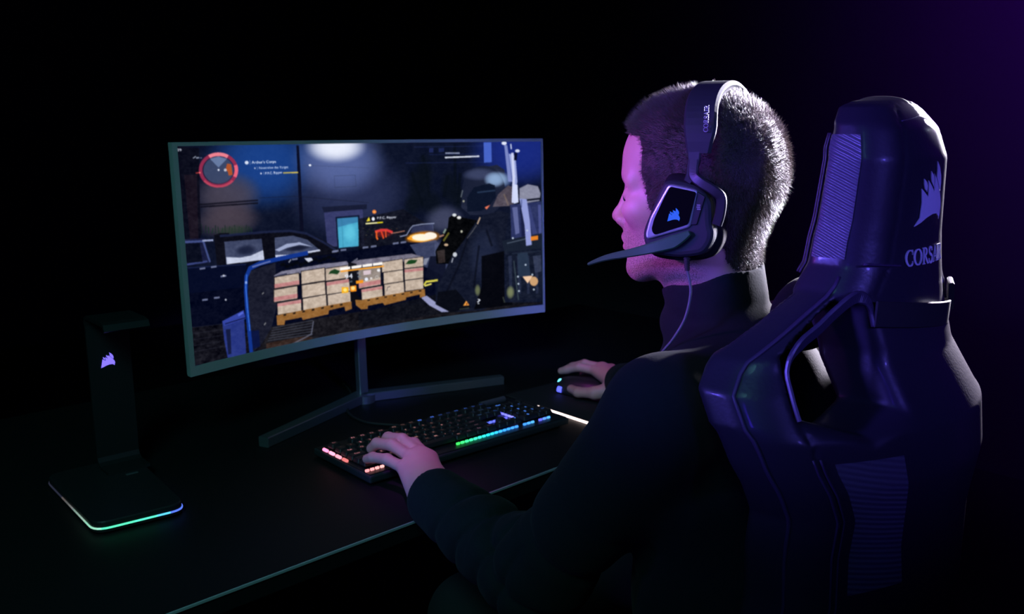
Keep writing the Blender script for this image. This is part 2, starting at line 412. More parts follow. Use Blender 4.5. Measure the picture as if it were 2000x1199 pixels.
SCREEN_OPS = [
('g',210.2,38.3,174.6,113.9,(26,66,140),0.95,1.6),
('g',933.3,19.8,168.9,109.5,(26,44,135),0.9,1.2),
('g',435.1,113.9,197.1,113.9,(46,54,92),0.8,1.4),
('g',410.1,36.5,146.4,92.0,(92,108,165),0.9,1.4),
('g',400.2,5.7,92.9,41.6,(235,240,255),1,1.3),
('g',111.4,99.4,92.9,52.6,(74,68,84),0.9,1.2),
('g',107.0,148.6,92.9,39.4,(74,64,76),0.9,1.2),
('p',[(-6.9,-0.2),(51.2,4.9),(38.1,183.2),(-15.0,179.9)],(10,10,22),0.75,4),
('p',[(11.9,54.8),(41.4,56.0),(33.3,180.6),(13.5,178.6)],(30,22,34),0.8,4),
('p',[(293.6,3.2),(300.4,3.3),(300.1,187.4),(290.0,186.6)],(10,12,32),0.95,0),
('l',[(42.1,113.8),(184.9,114.1)],3.13,(12,12,24),0.85),
('l',[(44.2,118.5),(184.4,119.8)],3.13,(12,12,24),0.85),
('l',[(42.4,58.1),(40.4,172.8)],2.61,(12,12,26),0.8),
('l',[(190.8,109.3),(285.6,111.1),(484.7,135.8)],1.56,(20,24,44),0.5),
('l',[(307.5,45.5),(489.3,56.5)],1.3,(60,70,100),0.4),
('l',[(391.5,71.5),(449.7,71.5),(451.2,97.2),(391.4,96.6),(391.5,71.5)],1.3,(50,60,90),0.6),
('p',[(353.2,138.2),(479.1,139.2),(478.4,150.2),(358.1,152.7)],(20,24,46),0.8,0),
('p',[(358.2,150.3),(466.2,150.0),(467.3,236.1),(361.9,227.0)],(60,64,112),0.85,3),
('p',[(389.1,162.3),(456.3,162.5),(456.5,236.4),(390.1,234.4)],(16,24,50),1,0),
('p',[(393.4,166.5),(451.5,166.3),(452.1,233.6),(393.9,232.8)],(74,170,205),1,3),
('p',[(393.4,166.5),(451.5,166.3),(451.8,178.1),(393.3,186.2)],(52,110,160),0.7,0),
('l',[(406.1,167.8),(405.9,232.8)],1.04,(40,110,140),0.7),
('g',426.7,200.8,22.5,26.3,(110,215,240),0.6,1.5),
('l',[(43.2,169.9),(42.3,151.9)],2.35,(22,34,38),0.8),
('l',[(51.0,170.6),(53.4,155.6)],2.35,(22,41,38),0.8),
('l',[(58.8,171.3),(58.7,158.8)],2.35,(22,48,38),0.8),
('l',[(66.7,172.1),(69.9,162.5)],2.35,(22,55,38),0.8),
('l',[(74.6,172.8),(76.0,157.3)],2.35,(22,40,38),0.8),
('l',[(82.6,173.5),(81.4,160.5)],2.35,(22,47,38),0.8),
('l',[(90.6,174.2),(92.8,164.3)],2.35,(22,54,38),0.8),
('l',[(98.6,174.9),(99.0,159.0)],2.35,(22,39,38),0.8),
('l',[(106.7,175.7),(110.5,162.7)],2.35,(22,46,38),0.8),
('l',[(114.8,176.4),(116.0,166.0)],2.35,(22,53,38),0.8),
('l',[(123.0,177.1),(122.3,160.7)],2.35,(22,38,38),0.8),
('l',[(131.2,177.8),(134.0,164.5)],2.35,(22,45,38),0.8),
('l',[(139.4,178.6),(139.6,167.8)],2.35,(22,52,38),0.8),
('l',[(147.7,179.3),(152.1,162.9)],2.35,(22,37,38),0.8),
('l',[(156.0,180.0),(157.7,166.2)],2.35,(22,44,38),0.8),
('l',[(164.4,180.7),(163.4,169.5)],2.35,(22,51,38),0.8),
('g',118.2,171.2,50.7,13.1,(40,56,44),0.6,1.2),
('g',630.4,107.2,40.3,73.6,(10,16,26),0.75,1.6),
('g',650.8,72.2,29.3,57.8,(10,16,26),0.75,1.6),
('g',722.2,110.6,32.9,49.9,(10,16,26),0.75,1.6),
('g',609.7,147.2,29.3,34.2,(10,16,26),0.75,1.6),
('g',746.9,135.2,25.6,42.0,(10,16,26),0.75,1.6),
('g',666.7,144.7,43.9,36.8,(10,16,26),0.75,1.6),
('l',[(646.3,31.5),(657.1,72.4),(661.1,129.0)],8.86,(8,14,24),0.7),
('l',[(613.2,71.1),(624.1,107.0),(641.2,148.7)],8.86,(8,14,24),0.7),
('l',[(716.9,81.8),(705.5,130.8)],8.86,(8,14,24),0.7),
('l',[(741.9,7.2),(739.8,111.2)],8.86,(8,14,24),0.7),
('l',[(755.4,77.6),(746.5,148.3)],8.86,(8,14,24),0.7),
('l',[(622.3,11.0),(850.1,10.9)],2.09,(34,46,100),0.45),
('l',[(595.6,48.1),(826.6,50.3)],2.09,(34,46,100),0.45),
('l',[(665.3,29.2),(824.0,30.4)],2.09,(34,46,100),0.45),
('p',[(665.9,14.0),(678.5,13.7),(678.1,24.4),(665.5,24.7)],(44,56,120),0.6,0),
('p',[(694.2,14.4),(710.0,14.1),(709.7,23.5),(693.8,24.1)],(40,52,112),0.6,0),
('p',[(453.4,170.9),(584.1,156.0),(683.1,213.5),(680.5,276.4),(448.3,256.6)],(16,18,30),0.85,6),
('g',703.4,185.8,67.6,41.6,(96,100,132),0.6,1.4),
('g',649.3,255.8,73.2,28.5,(92,96,132),0.8,1.2),
('l',[(571.6,220.6),(590.7,218.0),(602.6,203.3),(610.0,197.3),(638.0,195.2),(673.3,195.3)],2.63,(150,160,195),0.9),
('l',[(668.5,195.7),(670.9,215.6)],1.31,(110,118,165),0.7),
('p',[(609.2,198.6),(668.4,197.0),(669.3,215.5),(602.1,213.6)],(60,66,104),0.7,0),
('g',465.5,192.8,3.7,1.8,(60,50,44),0.7,1.0),
('g',477.0,201.2,3.7,1.8,(34,44,34),0.7,1.0),
('g',488.5,209.7,3.7,1.8,(84,80,70),0.7,1.0),
('g',500.1,218.2,3.7,1.8,(40,26,34),0.7,1.0),
('g',513.4,196.6,3.7,1.8,(60,50,44),0.7,1.0),
('g',525.1,205.1,3.7,1.8,(34,44,34),0.7,1.0),
('g',536.8,213.7,3.7,1.8,(84,80,70),0.7,1.0),
('g',548.6,222.3,3.7,1.8,(40,26,34),0.7,1.0),
('g',561.9,200.4,3.7,1.8,(60,50,44),0.7,1.0),
('g',573.8,209.0,3.7,1.8,(34,44,34),0.7,1.0),
('g',473.1,209.5,3.7,1.8,(84,80,70),0.7,1.0),
('g',484.7,218.0,3.7,1.8,(40,26,34),0.7,1.0),
('g',498.0,196.5,3.7,1.8,(60,50,44),0.7,1.0),
('g',509.6,205.0,3.7,1.8,(34,44,34),0.7,1.0),
('g',521.2,213.6,3.7,1.8,(84,80,70),0.7,1.0),
('g',533.0,222.2,3.7,1.8,(40,26,34),0.7,1.0),
('g',546.3,200.3,3.7,1.8,(60,50,44),0.7,1.0),
('g',558.1,208.9,3.7,1.8,(34,44,34),0.7,1.0),
('g',569.9,217.6,3.7,1.8,(84,80,70),0.7,1.0),
('g',469.3,217.9,3.7,1.8,(40,26,34),0.7,1.0),
('g',482.6,196.5,3.7,1.8,(60,50,44),0.7,1.0),
('g',494.1,204.9,3.7,1.8,(34,44,34),0.7,1.0),
('g',505.7,213.5,3.7,1.8,(84,80,70),0.7,1.0),
('g',517.4,222.1,3.7,1.8,(40,26,34),0.7,1.0),
('g',530.7,200.3,3.7,1.8,(60,50,44),0.7,1.0),
('g',542.5,208.9,3.7,1.8,(34,44,34),0.7,1.0),
('l',[(500.2,204.0),(517.5,201.4),(533.1,202.5),(548.5,208.7)],6.04,(225,62,62),1),
('l',[(503.3,204.2),(502.6,216.8),(505.4,222.0)],4.46,(240,110,40),1),
('l',[(517.2,205.2),(522.7,220.8)],4.46,(235,90,40),1),
('l',[(529.9,203.5),(529.8,218.8)],3.41,(240,120,50),1),
('l',[(545.2,211.0),(565.8,209.9),(584.9,208.0)],1.97,(190,130,110),0.95),
('g',523.3,209.4,29.8,11.0,(200,40,40),0.45,1.0),
('p',[(505.2,157.9),(505.1,158.6),(504.8,159.3),(504.4,159.9),(503.9,160.5),(503.3,161.0),(502.6,161.4),(501.8,161.7),(500.9,161.9),(500.0,162.0),(499.1,162.0),(498.2,161.9),(497.3,161.7),(496.4,161.4),(495.7,161.0),(495.0,160.5),(494.4,159.9),(494.0,159.3),(493.7,158.6),(493.5,157.9),(493.5,157.2),(493.6,156.5),(493.8,155.8),(494.2,155.2),(494.7,154.6),(495.4,154.1),(496.1,153.7),(496.9,153.4),(497.7,153.2),(498.7,153.1),(499.6,153.1),(500.5,153.2),(501.4,153.4),(502.2,153.7),(503.0,154.1),(503.7,154.6),(504.2,155.2),(504.7,155.8),(505.0,156.5),(505.2,157.2),(505.2,157.9)],(235,130,60),1,0),
('p',[(503.0,158.1),(502.9,158.6),(502.8,159.0),(502.6,159.4),(502.3,159.7),(501.9,160.0),(501.5,160.3),(501.0,160.5),(500.5,160.6),(500.0,160.7),(499.5,160.7),(498.9,160.6),(498.4,160.5),(497.9,160.3),(497.5,160.0),(497.1,159.7),(496.8,159.4),(496.5,159.0),(496.3,158.6),(496.2,158.2),(496.2,157.7),(496.3,157.3),(496.4,156.9),(496.7,156.5),(497.0,156.2),(497.3,155.9),(497.7,155.6),(498.2,155.4),(498.7,155.3),(499.2,155.2),(499.8,155.2),(500.3,155.3),(500.8,155.4),(501.3,155.6),(501.7,155.8),(502.1,156.1),(502.5,156.5),(502.7,156.9),(502.9,157.3),(503.0,157.7),(503.0,158.1)],(255,165,90),1,0),
('p',[(475.2,178.5),(483.5,168.4),(486.4,178.0)],(235,215,50),1,0),
('l',[(473.4,183.6),(522.3,183.3)],2.89,(235,220,40),1),
('l',[(473.4,183.6),(506.0,183.5)],1.84,(255,255,240),1),
('p',[(499.6,174.1),(499.6,174.7),(499.4,175.4),(499.1,176.0),(498.7,176.5),(498.2,177.0),(497.7,177.4),(497.1,177.7),(496.4,177.9),(495.8,178.0),(495.1,178.0),(494.4,177.9),(493.8,177.7),(493.1,177.4),(492.6,177.1),(492.1,176.6),(491.7,176.1),(491.4,175.5),(491.1,174.8),(491.0,174.2),(491.0,173.5),(491.1,172.9),(491.3,172.2),(491.6,171.6),(492.0,171.1),(492.4,170.6),(493.0,170.2),(493.6,169.9),(494.2,169.7),(494.9,169.6),(495.6,169.6),(496.2,169.7),(496.9,169.9),(497.5,170.1),(498.0,170.5),(498.5,171.0),(499.0,171.5),(499.3,172.1),(499.5,172.7),(499.6,173.4),(499.6,174.1)],(235,240,255),1,0),
('t','P.F.C. Ripper',(506.7,169.9),(562.2,170.6),7.0,(235,240,255),1),
('g',638.3,226.6,56.7,16.5,(255,150,30),0.95,0.8),
('p',[(667.1,229.9),(666.6,231.4),(665.2,232.8),(663.0,234.1),(660.1,235.2),(656.4,236.1),(652.2,236.8),(647.4,237.3),(642.3,237.5),(636.9,237.5),(631.4,237.2),(625.9,236.7),(620.5,235.9),(615.5,235.0),(610.8,233.8),(606.7,232.6),(603.2,231.1),(600.4,229.6),(598.3,228.1),(597.1,226.5),(596.8,224.9),(597.3,223.5),(598.6,222.1),(600.8,220.8),(603.7,219.7),(607.3,218.8),(611.5,218.1),(616.3,217.6),(621.4,217.4),(626.7,217.4),(632.2,217.6),(637.7,218.1),(643.1,218.8),(648.2,219.8),(652.9,220.9),(657.0,222.2),(660.6,223.6),(663.4,225.1),(665.5,226.7),(666.7,228.3),(667.1,229.9)],(255,190,80),1,0),
('p',[(607.8,227.7),(607.7,228.2),(607.4,228.7),(606.9,229.2),(606.2,229.6),(605.4,229.9),(604.4,230.2),(603.3,230.4),(602.2,230.5),(600.9,230.5),(599.7,230.5),(598.4,230.3),(597.2,230.1),(596.1,229.8),(595.1,229.5),(594.1,229.1),(593.3,228.6),(592.7,228.1),(592.2,227.6),(592.0,227.1),(591.9,226.5),(592.0,226.0),(592.3,225.5),(592.8,225.1),(593.5,224.7),(594.3,224.3),(595.3,224.1),(596.4,223.9),(597.5,223.7),(598.8,223.7),(600.0,223.7),(601.2,223.9),(602.5,224.1),(603.6,224.4),(604.6,224.7),(605.6,225.1),(606.4,225.6),(607.0,226.1),(607.5,226.6),(607.7,227.1),(607.8,227.7)],(250,160,40),1,0),
('p',[(663.9,229.0),(663.5,230.2),(662.4,231.4),(660.6,232.5),(658.2,233.4),(655.2,234.2),(651.7,234.7),(647.8,235.1),(643.6,235.3),(639.2,235.3),(634.7,235.1),(630.2,234.7),(625.8,234.1),(621.7,233.3),(617.8,232.3),(614.5,231.3),(611.6,230.1),(609.3,228.8),(607.6,227.6),(606.6,226.3),(606.3,225.0),(606.7,223.7),(607.8,222.6),(609.6,221.5),(612.0,220.6),(615.0,219.9),(618.4,219.3),(622.3,218.9),(626.5,218.7),(630.9,218.7),(635.4,218.9),(639.9,219.3),(644.3,219.9),(648.4,220.7),(652.3,221.6),(655.7,222.6),(658.6,223.8),(660.9,225.1),(662.6,226.4),(663.6,227.7),(663.9,229.0)],(255,248,225),1,0),
('p',[(680.1,226.1),(679.8,227.5),(679.1,228.7),(677.9,229.9),(676.2,231.0),(674.2,231.9),(671.9,232.6),(669.3,233.2),(666.5,233.5),(663.5,233.6),(660.5,233.5),(657.5,233.2),(654.5,232.7),(651.8,231.9),(649.2,231.1),(647.0,230.0),(645.1,228.8),(643.5,227.6),(642.4,226.2),(641.8,224.9),(641.6,223.5),(641.9,222.2),(642.7,220.9),(643.9,219.7),(645.5,218.7),(647.5,217.8),(649.8,217.1),(652.4,216.5),(655.2,216.2),(658.2,216.1),(661.2,216.1),(664.2,216.4),(667.1,217.0),(669.9,217.7),(672.5,218.5),(674.7,219.6),(676.7,220.7),(678.2,222.0),(679.3,223.4),(680.0,224.7),(680.1,226.1)],(255,245,230),1,0),
('p',[(-6.7,177.7),(48.2,180.1),(53.4,229.8),(-9.3,228.3)],(24,28,60),1,4),
('l',[(-4.8,182.9),(44.0,185.8),(56.0,228.0)],4.38,(70,84,140),0.9),
('l',[(-8.0,227.4),(50.0,226.3)],3.75,(60,72,130),0.9),
('p',[(-7.5,185.6),(35.3,188.0),(39.0,226.0),(-7.6,223.5)],(10,14,30),1,3),
('l',[(42.9,184.7),(67.3,186.0)],3.75,(150,160,200),1),
('p',[(70.7,176.1),(85.8,173.4),(108.3,175.4),(107.9,179.5),(201.2,180.2),(263.0,183.1),(309.2,192.4),(339.2,205.0),(394.1,237.5),(393.2,251.4),(72.4,239.2)],(12,13,24),1,3),
('l',[(85.3,179.5),(201.1,181.3),(265.6,184.4),(306.4,193.3),(349.8,215.1),(384.1,236.6)],5.0,(30,38,72),0.8),
('p',[(94.2,191.7),(188.1,194.2),(191.1,238.9),(95.1,237.8)],(62,70,100),1,6),
('p',[(221.4,195.0),(270.3,194.8),(308.2,207.0),(340.1,232.5),(220.5,239.9)],(66,74,104),1,6),
('g',145.9,213.7,29.7,12.6,(24,30,56),0.9,1.2),
('g',279.3,222.4,40.5,7.4,(22,26,48),0.95,1.2),
('p',[(96.4,223.2),(131.7,228.2),(157.8,226.7),(190.1,218.2),(191.1,238.9),(96.4,237.9)],(205,212,235),0.95,10),
('p',[(220.7,221.2),(252.6,211.0),(287.0,210.7),(323.7,224.2),(286.6,216.3),(252.0,219.8),(231.1,225.5)],(170,180,215),0.9,0),
('p',[(221.1,232.2),(264.5,235.5),(306.3,232.8),(340.2,231.4),(342.8,235.1),(220.4,240.9)],(210,216,240),0.95,8),
('p',[(-12.1,232.9),(130.5,242.9),(362.0,245.0),(449.2,242.3),(583.9,235.0),(672.2,242.8),(668.7,403.5),(127.4,429.7),(-10.4,350.6)],(5,9,30),1,3),
('p',[(-12.1,232.9),(143.6,241.2),(139.4,290.1),(-14.7,283.8)],(6,12,38),0.9,0),
('p',[(598.7,242.3),(675.5,235.4),(717.1,279.2),(718.0,337.3),(639.0,298.2)],(70,78,112),0.8,5),
('l',[(-12.1,232.9),(143.4,243.3)],2.5,(30,40,80),0.7),
('p',[(30.7,237.3),(44.1,237.4),(43.7,240.9),(30.3,240.8)],(118,126,160),0.9,0),
('p',[(57.6,237.5),(71.3,237.6),(71.0,241.2),(57.3,241.0)],(118,126,160),0.9,0),
('p',[(30.9,299.9),(44.4,300.4),(44.0,304.0),(30.5,303.5)],(118,126,160),0.9,0),
('p',[(59.3,300.0),(73.1,300.5),(72.7,304.1),(59.0,303.6)],(118,126,160),0.9,0),
('p',[(373.9,238.0),(389.8,237.6),(389.5,241.7),(373.7,242.0)],(118,126,160),0.9,0),
('p',[(398.5,236.7),(414.5,236.3),(414.2,240.4),(398.2,240.7)],(118,126,160),0.9,0),
('p',[(461.3,236.2),(477.5,235.8),(477.3,239.9),(461.0,240.4)],(118,126,160),0.9,0),
('p',[(484.9,235.8),(501.3,235.3),(501.1,239.5),(484.7,240.0)],(118,126,160),0.9,0),
('p',[(549.3,233.6),(565.9,233.1),(565.7,237.4),(549.1,237.9)],(118,126,160),0.9,0),
('p',[(571.9,232.9),(588.6,232.3),(588.4,236.6),(571.7,237.2)],(118,126,160),0.9,0),
('p',[(79.4,258.9),(93.2,259.1),(92.9,262.7),(79.0,262.5)],(118,126,160),0.9,0),
('p',[(263.8,244.4),(279.0,244.2),(278.7,248.1),(263.5,248.2)],(118,126,160),0.9,0),
('p',[(376.9,237.1),(392.7,236.7),(392.5,240.8),(376.6,241.1)],(118,126,160),0.9,0),
('p',[(89.8,260.2),(89.8,260.5),(89.6,260.8),(89.4,261.1),(89.1,261.4),(88.8,261.6),(88.4,261.7),(88.0,261.8),(87.6,261.9),(87.1,261.9),(86.6,261.9),(86.2,261.8),(85.7,261.7),(85.3,261.5),(84.9,261.3),(84.6,261.0),(84.3,260.7),(84.1,260.4),(83.9,260.1),(83.8,259.8),(83.8,259.4),(83.9,259.1),(84.0,258.8),(84.2,258.5),(84.5,258.3),(84.8,258.1),(85.2,257.9),(85.6,257.8),(86.1,257.7),(86.5,257.7),(87.0,257.8),(87.5,257.8),(87.9,258.0),(88.4,258.1),(88.7,258.4),(89.1,258.6),(89.4,258.9),(89.6,259.2),(89.7,259.5),(89.8,259.9),(89.8,260.2)],(190,195,210),1,0),
('p',[(89.7,309.8),(89.6,310.1),(89.5,310.4),(89.4,310.6),(89.2,310.8),(88.9,311.0),(88.6,311.2),(88.3,311.3),(88.0,311.4),(87.6,311.4),(87.3,311.3),(86.9,311.3),(86.6,311.2),(86.3,311.0),(86.0,310.8),(85.7,310.6),(85.5,310.3),(85.4,310.0),(85.2,309.7),(85.2,309.4),(85.2,309.1),(85.2,308.8),(85.3,308.6),(85.5,308.3),(85.7,308.1),(86.0,307.9),(86.2,307.7),(86.6,307.6),(86.9,307.6),(87.3,307.6),(87.6,307.6),(88.0,307.7),(88.3,307.8),(88.6,307.9),(88.9,308.1),(89.2,308.4),(89.4,308.6),(89.5,308.9),(89.6,309.2),(89.7,309.5),(89.7,309.8)],(190,195,210),1,0),
('p',[(658.5,274.6),(704.7,278.2),(701.8,355.2),(641.0,323.7)],(14,18,38),0.9,0),
('p',[(-9.3,350.8),(133.2,362.8),(180.1,439.8),(126.5,440.5),(-11.8,426.7)],(17,17,26),1,10),
('l',[(-6.9,351.3),(76.7,357.7)],1.5,(46,48,62),0.5),
('l',[(-8.1,363.4),(75.7,369.2)],1.5,(46,48,62),0.5),
('l',[(-9.2,375.5),(74.7,380.8)],1.5,(46,48,62),0.5),
('l',[(-10.4,387.7),(73.6,392.3)],1.5,(46,48,62),0.5),
('l',[(-11.6,399.8),(72.6,403.9)],1.5,(46,48,62),0.5),
('p',[(184.6,384.6),(425.7,385.9),(669.2,390.6),(997.4,381.3),(996.7,425.5),(667.3,435.7),(407.3,443.8),(153.2,439.1)],(24,23,29),1,8),
('p',[(181.9,417.7),(292.8,419.5),(309.3,428.1),(263.1,438.9),(180.1,439.8)],(58,40,34),0.8,10),
('p',[(440.3,390.3),(670.0,371.3),(997.4,381.3),(996.8,422.8),(683.6,420.8),(438.3,424.1)],(15,17,26),0.9,5),
('l',[(202.0,387.5),(310.8,387.4)],2.0,(70,74,90),0.7),
('l',[(198.9,392.6),(310.3,393.6)],2.0,(70,74,90),0.7),
('l',[(195.8,397.6),(309.9,399.8)],2.0,(70,74,90),0.7),
('l',[(192.6,402.7),(309.5,406.1)],2.0,(70,74,90),0.7),
('l',[(189.5,407.8),(309.0,412.3)],2.0,(70,74,90),0.7),
('l',[(186.4,412.8),(308.6,418.6)],2.0,(70,74,90),0.7),
('l',[(312.0,389.9),(304.3,417.9),(249.6,431.9)],3.12,(100,104,124),0.8),
('p',[(74.7,352.0),(130.1,337.4),(128.5,432.1),(81.6,431.5),(76.2,391.7)],(40,54,128),1,4),
('p',[(74.7,352.0),(130.1,337.4),(133.7,356.4),(78.9,362.3)],(52,68,160),1,3),
('l',[(81.8,358.5),(132.6,354.0)],2.0,(14,20,60),1),
('p',[(82.0,370.3),(93.4,371.2),(91.4,422.7),(83.6,423.3)],(18,24,56),0.9,0),
('l',[(116.3,346.0),(127.1,342.3)],5.0,(90,110,220),0.9),
('p',[(149.9,259.1),(219.9,247.5),(215.0,344.6),(198.0,386.8),(171.3,415.7),(143.1,432.7),(140.9,333.6)],(26,28,44),1,5),
('p',[(144.5,384.4),(165.7,385.9),(165.4,421.4),(143.8,424.0)],(10,20,66),0.9,0),
('l',[(306.1,236.2),(219.0,241.9),(180.0,245.3),(153.0,253.0),(142.5,269.0),(138.5,300.7),(138.7,344.1),(140.2,388.1),(141.8,432.5)],9.38,(18,52,140),1),
('l',[(144.1,264.9),(139.4,290.1),(139.6,333.4),(142.0,382.9)],2.75,(60,115,220),0.9),
('l',[(140.9,279.5),(140.8,282.7)],5.0,(170,200,255),0.8),
('l',[(159.7,250.6),(189.2,246.3),(206.7,243.9)],3.12,(120,130,180),0.8),
('l',[(179.9,310.8),(184.1,308.1)],2.5,(150,150,150),0.8),
('l',[(179.8,377.1),(184.2,373.4)],2.5,(150,150,150),0.8),
('g',238.4,253.9,9.5,5.2,(6,8,14),0.9,1),
('g',250.3,259.1,9.5,5.2,(6,8,14),0.9,1),
('g',262.9,256.6,9.5,5.2,(6,8,14),0.9,1),
('g',275.5,254.0,9.5,5.2,(6,8,14),0.9,1),
('g',287.6,259.2,9.5,5.2,(6,8,14),0.9,1),
('g',300.4,256.6,9.5,5.2,(6,8,14),0.9,1),
('g',313.2,253.9,9.5,5.2,(6,8,14),0.9,1),
('g',326.1,251.2,9.5,5.2,(6,8,14),0.9,1),
('g',338.4,256.5,9.5,5.2,(6,8,14),0.9,1),
('g',351.4,253.8,9.5,5.2,(6,8,14),0.9,1),
('g',364.5,251.0,9.5,5.2,(6,8,14),0.9,1),
('g',377.0,256.3,9.5,5.2,(6,8,14),0.9,1),
('p',[(296.9,246.6),(316.5,247.4),(320.3,253.5),(307.4,256.8)],(215,220,240),0.95,0),
('l',[(255.0,251.3),(260.9,246.3)],3.12,(170,175,190),0.8),
('l',[(423.9,272.0),(445.0,262.2)],3.75,(110,112,130),0.9),
('p',[(213.4,275.4),(233.7,268.6),(350.4,264.7),(413.6,264.9),(422.1,274.3),(281.8,278.7),(215.8,280.3)],(126,124,146),1,12),
('p',[(213.3,276.6),(247.6,273.6),(249.9,280.9),(221.2,283.3)],(48,50,76),0.9,0),
('p',[(214.5,279.0),(280.5,277.4),(280.0,303.4),(212.6,303.5)],(196,178,162),1,14),
('l',[(214.5,279.0),(280.5,277.4),(280.0,303.4),(212.6,303.5),(214.5,279.0)],1.82,(34,30,34),0.85),
('p',[(213.3,294.2),(280.2,293.5),(280.0,302.1),(212.7,302.3)],(190,100,112),0.6,10),
('p',[(286.5,274.5),(351.4,273.2),(350.8,302.9),(285.2,303.3)],(196,178,162),1,14),
('l',[(286.5,274.5),(351.4,273.2),(350.8,302.9),(285.2,303.3),(286.5,274.5)],1.82,(34,30,34),0.85),
('p',[(353.3,275.8),(420.6,274.2),(420.3,303.9),(352.2,304.1)],(196,178,162),1,14),
('l',[(353.3,275.8),(420.6,274.2),(420.3,303.9),(352.2,304.1),(353.3,275.8)],1.82,(34,30,34),0.85),
('p',[(211.0,305.6),(274.1,305.0),(272.5,333.3),(208.8,333.1)],(196,178,162),1,14),
('l',[(211.0,305.6),(274.1,305.0),(272.5,333.3),(208.8,333.1),(211.0,305.6)],1.82,(34,30,34),0.85),
('p',[(209.7,322.1),(273.2,322.0),(272.7,331.0),(209.0,330.9)],(190,100,112),0.6,10),
('p',[(285.7,305.3),(350.1,304.6),(350.2,333.8),(285.1,333.8)],(196,178,162),1,14),
('l',[(285.7,305.3),(350.1,304.6),(350.2,333.8),(285.1,333.8),(285.7,305.3)],1.82,(34,30,34),0.85),
('p',[(353.6,306.2),(420.2,305.1),(419.9,334.9),(353.1,335.4)],(196,178,162),1,14),
('l',[(353.6,306.2),(420.2,305.1),(419.9,334.9),(353.1,335.4),(353.6,306.2)],1.82,(34,30,34),0.85),
('p',[(353.6,307.6),(420.2,306.6),(420.1,314.0),(353.5,314.9)],(190,100,112),0.6,10),
('p',[(217.7,335.8),(282.0,335.7),(281.5,362.5),(216.5,361.8)],(196,178,162),1,14),
('l',[(217.7,335.8),(282.0,335.7),(281.5,362.5),(216.5,361.8),(217.7,335.8)],1.82,(34,30,34),0.85),
('p',[(217.6,337.1),(282.0,337.1),(281.8,343.8),(217.3,343.6)],(190,100,112),0.6,10),
('p',[(286.4,335.1),(351.7,334.0),(351.3,362.1),(285.3,362.1)],(196,178,162),1,14),
('l',[(286.4,335.1),(351.7,334.0),(351.3,362.1),(285.3,362.1),(286.4,335.1)],1.82,(34,30,34),0.85),
('p',[(354.6,335.6),(419.9,334.9),(419.8,361.2),(354.3,362.5)],(196,178,162),1,14),
('l',[(354.6,335.6),(419.9,334.9),(419.8,361.2),(354.3,362.5),(354.6,335.6)],1.82,(34,30,34),0.85),
('p',[(213.6,361.9),(421.5,358.9),(421.9,376.5),(403.3,379.5),(400.9,368.7),(356.7,371.4),(354.6,379.7),(282.9,382.6),(280.5,376.2),(235.4,376.5),(233.2,385.6),(213.3,383.6)],(146,100,52),1,8),
('p',[(232.2,361.9),(239.4,361.8),(239.1,366.0),(231.9,366.0)],(30,20,16),0.9,0),
('p',[(257.6,361.9),(264.9,361.7),(264.6,366.0),(257.3,366.1)],(30,20,16),0.9,0),
('p',[(283.3,361.8),(290.7,361.6),(290.3,365.9),(283.0,366.0)],(30,20,16),0.9,0),
('p',[(309.3,361.6),(316.7,361.4),(316.4,365.8),(308.9,365.9)],(30,20,16),0.9,0),
('p',[(335.5,361.4),(343.0,361.2),(342.7,365.5),(335.2,365.7)],(30,20,16),0.9,0),
('p',[(361.9,361.0),(369.5,360.8),(369.2,365.2),(361.6,365.4)],(30,20,16),0.9,0),
('p',[(388.6,360.6),(396.3,360.4),(396.0,364.8),(388.4,365.0)],(30,20,16),0.9,0),
('p',[(360.8,288.8),(367.2,282.2),(379.4,279.3),(394.1,285.7),(386.1,292.3),(372.7,289.3)],(18,58,28),0.95,0),
('p',[(416.0,271.3),(445.4,265.8),(514.7,265.1),(603.0,264.0),(638.3,275.0),(636.1,282.9),(515.7,279.4),(417.0,282.4)],(120,116,134),1,14),
('p',[(417.9,267.3),(441.5,273.8),(443.9,290.7),(424.4,327.7),(450.2,358.9),(422.2,363.9),(416.1,296.2)],(12,12,20),0.95,0),
('p',[(514.1,277.1),(575.9,274.1),(575.5,300.1),(513.7,301.3)],(196,178,162),1,14),
('l',[(514.1,277.1),(575.9,274.1),(575.5,300.1),(513.7,301.3),(514.1,277.1)],1.31,(34,30,34),0.85),
('p',[(580.3,275.9),(637.4,274.1),(636.3,298.3),(580.0,298.4)],(196,178,162),1,14),
('l',[(580.3,275.9),(637.4,274.1),(636.3,298.3),(580.0,298.4),(580.3,275.9)],1.31,(34,30,34),0.85),
('p',[(445.8,288.1),(510.1,286.0),(508.6,330.1),(444.9,332.2)],(196,178,162),1,14),
('l',[(445.8,288.1),(510.1,286.0),(508.6,330.1),(444.9,332.2),(445.8,288.1)],1.31,(34,30,34),0.85),
('p',[(445.1,319.8),(509.0,317.7),(508.7,327.9),(444.9,330.0)],(190,100,112),0.6,10),
('p',[(518.0,301.8),(575.5,300.8),(575.4,328.5),(517.4,329.6)],(196,178,162),1,14),
('l',[(518.0,301.8),(575.5,300.8),(575.4,328.5),(517.4,329.6),(518.0,301.8)],1.31,(34,30,34),0.85),
('p',[(580.0,299.1),(636.3,299.1),(635.1,326.3),(579.6,326.7)],(196,178,162),1,14),
('l',[(580.0,299.1),(636.3,299.1),(635.1,326.3),(579.6,326.7),(580.0,299.1)],1.31,(34,30,34),0.85),
('p',[(580.0,301.3),(636.2,301.2),(635.9,307.8),(579.9,307.9)],(190,100,112),0.6,10),
('p',[(451.6,334.4),(512.8,332.7),(513.1,360.1),(451.9,359.8)],(196,178,162),1,14),
('l',[(451.6,334.4),(512.8,332.7),(513.1,360.1),(451.9,359.8),(451.6,334.4)],1.31,(34,30,34),0.85),
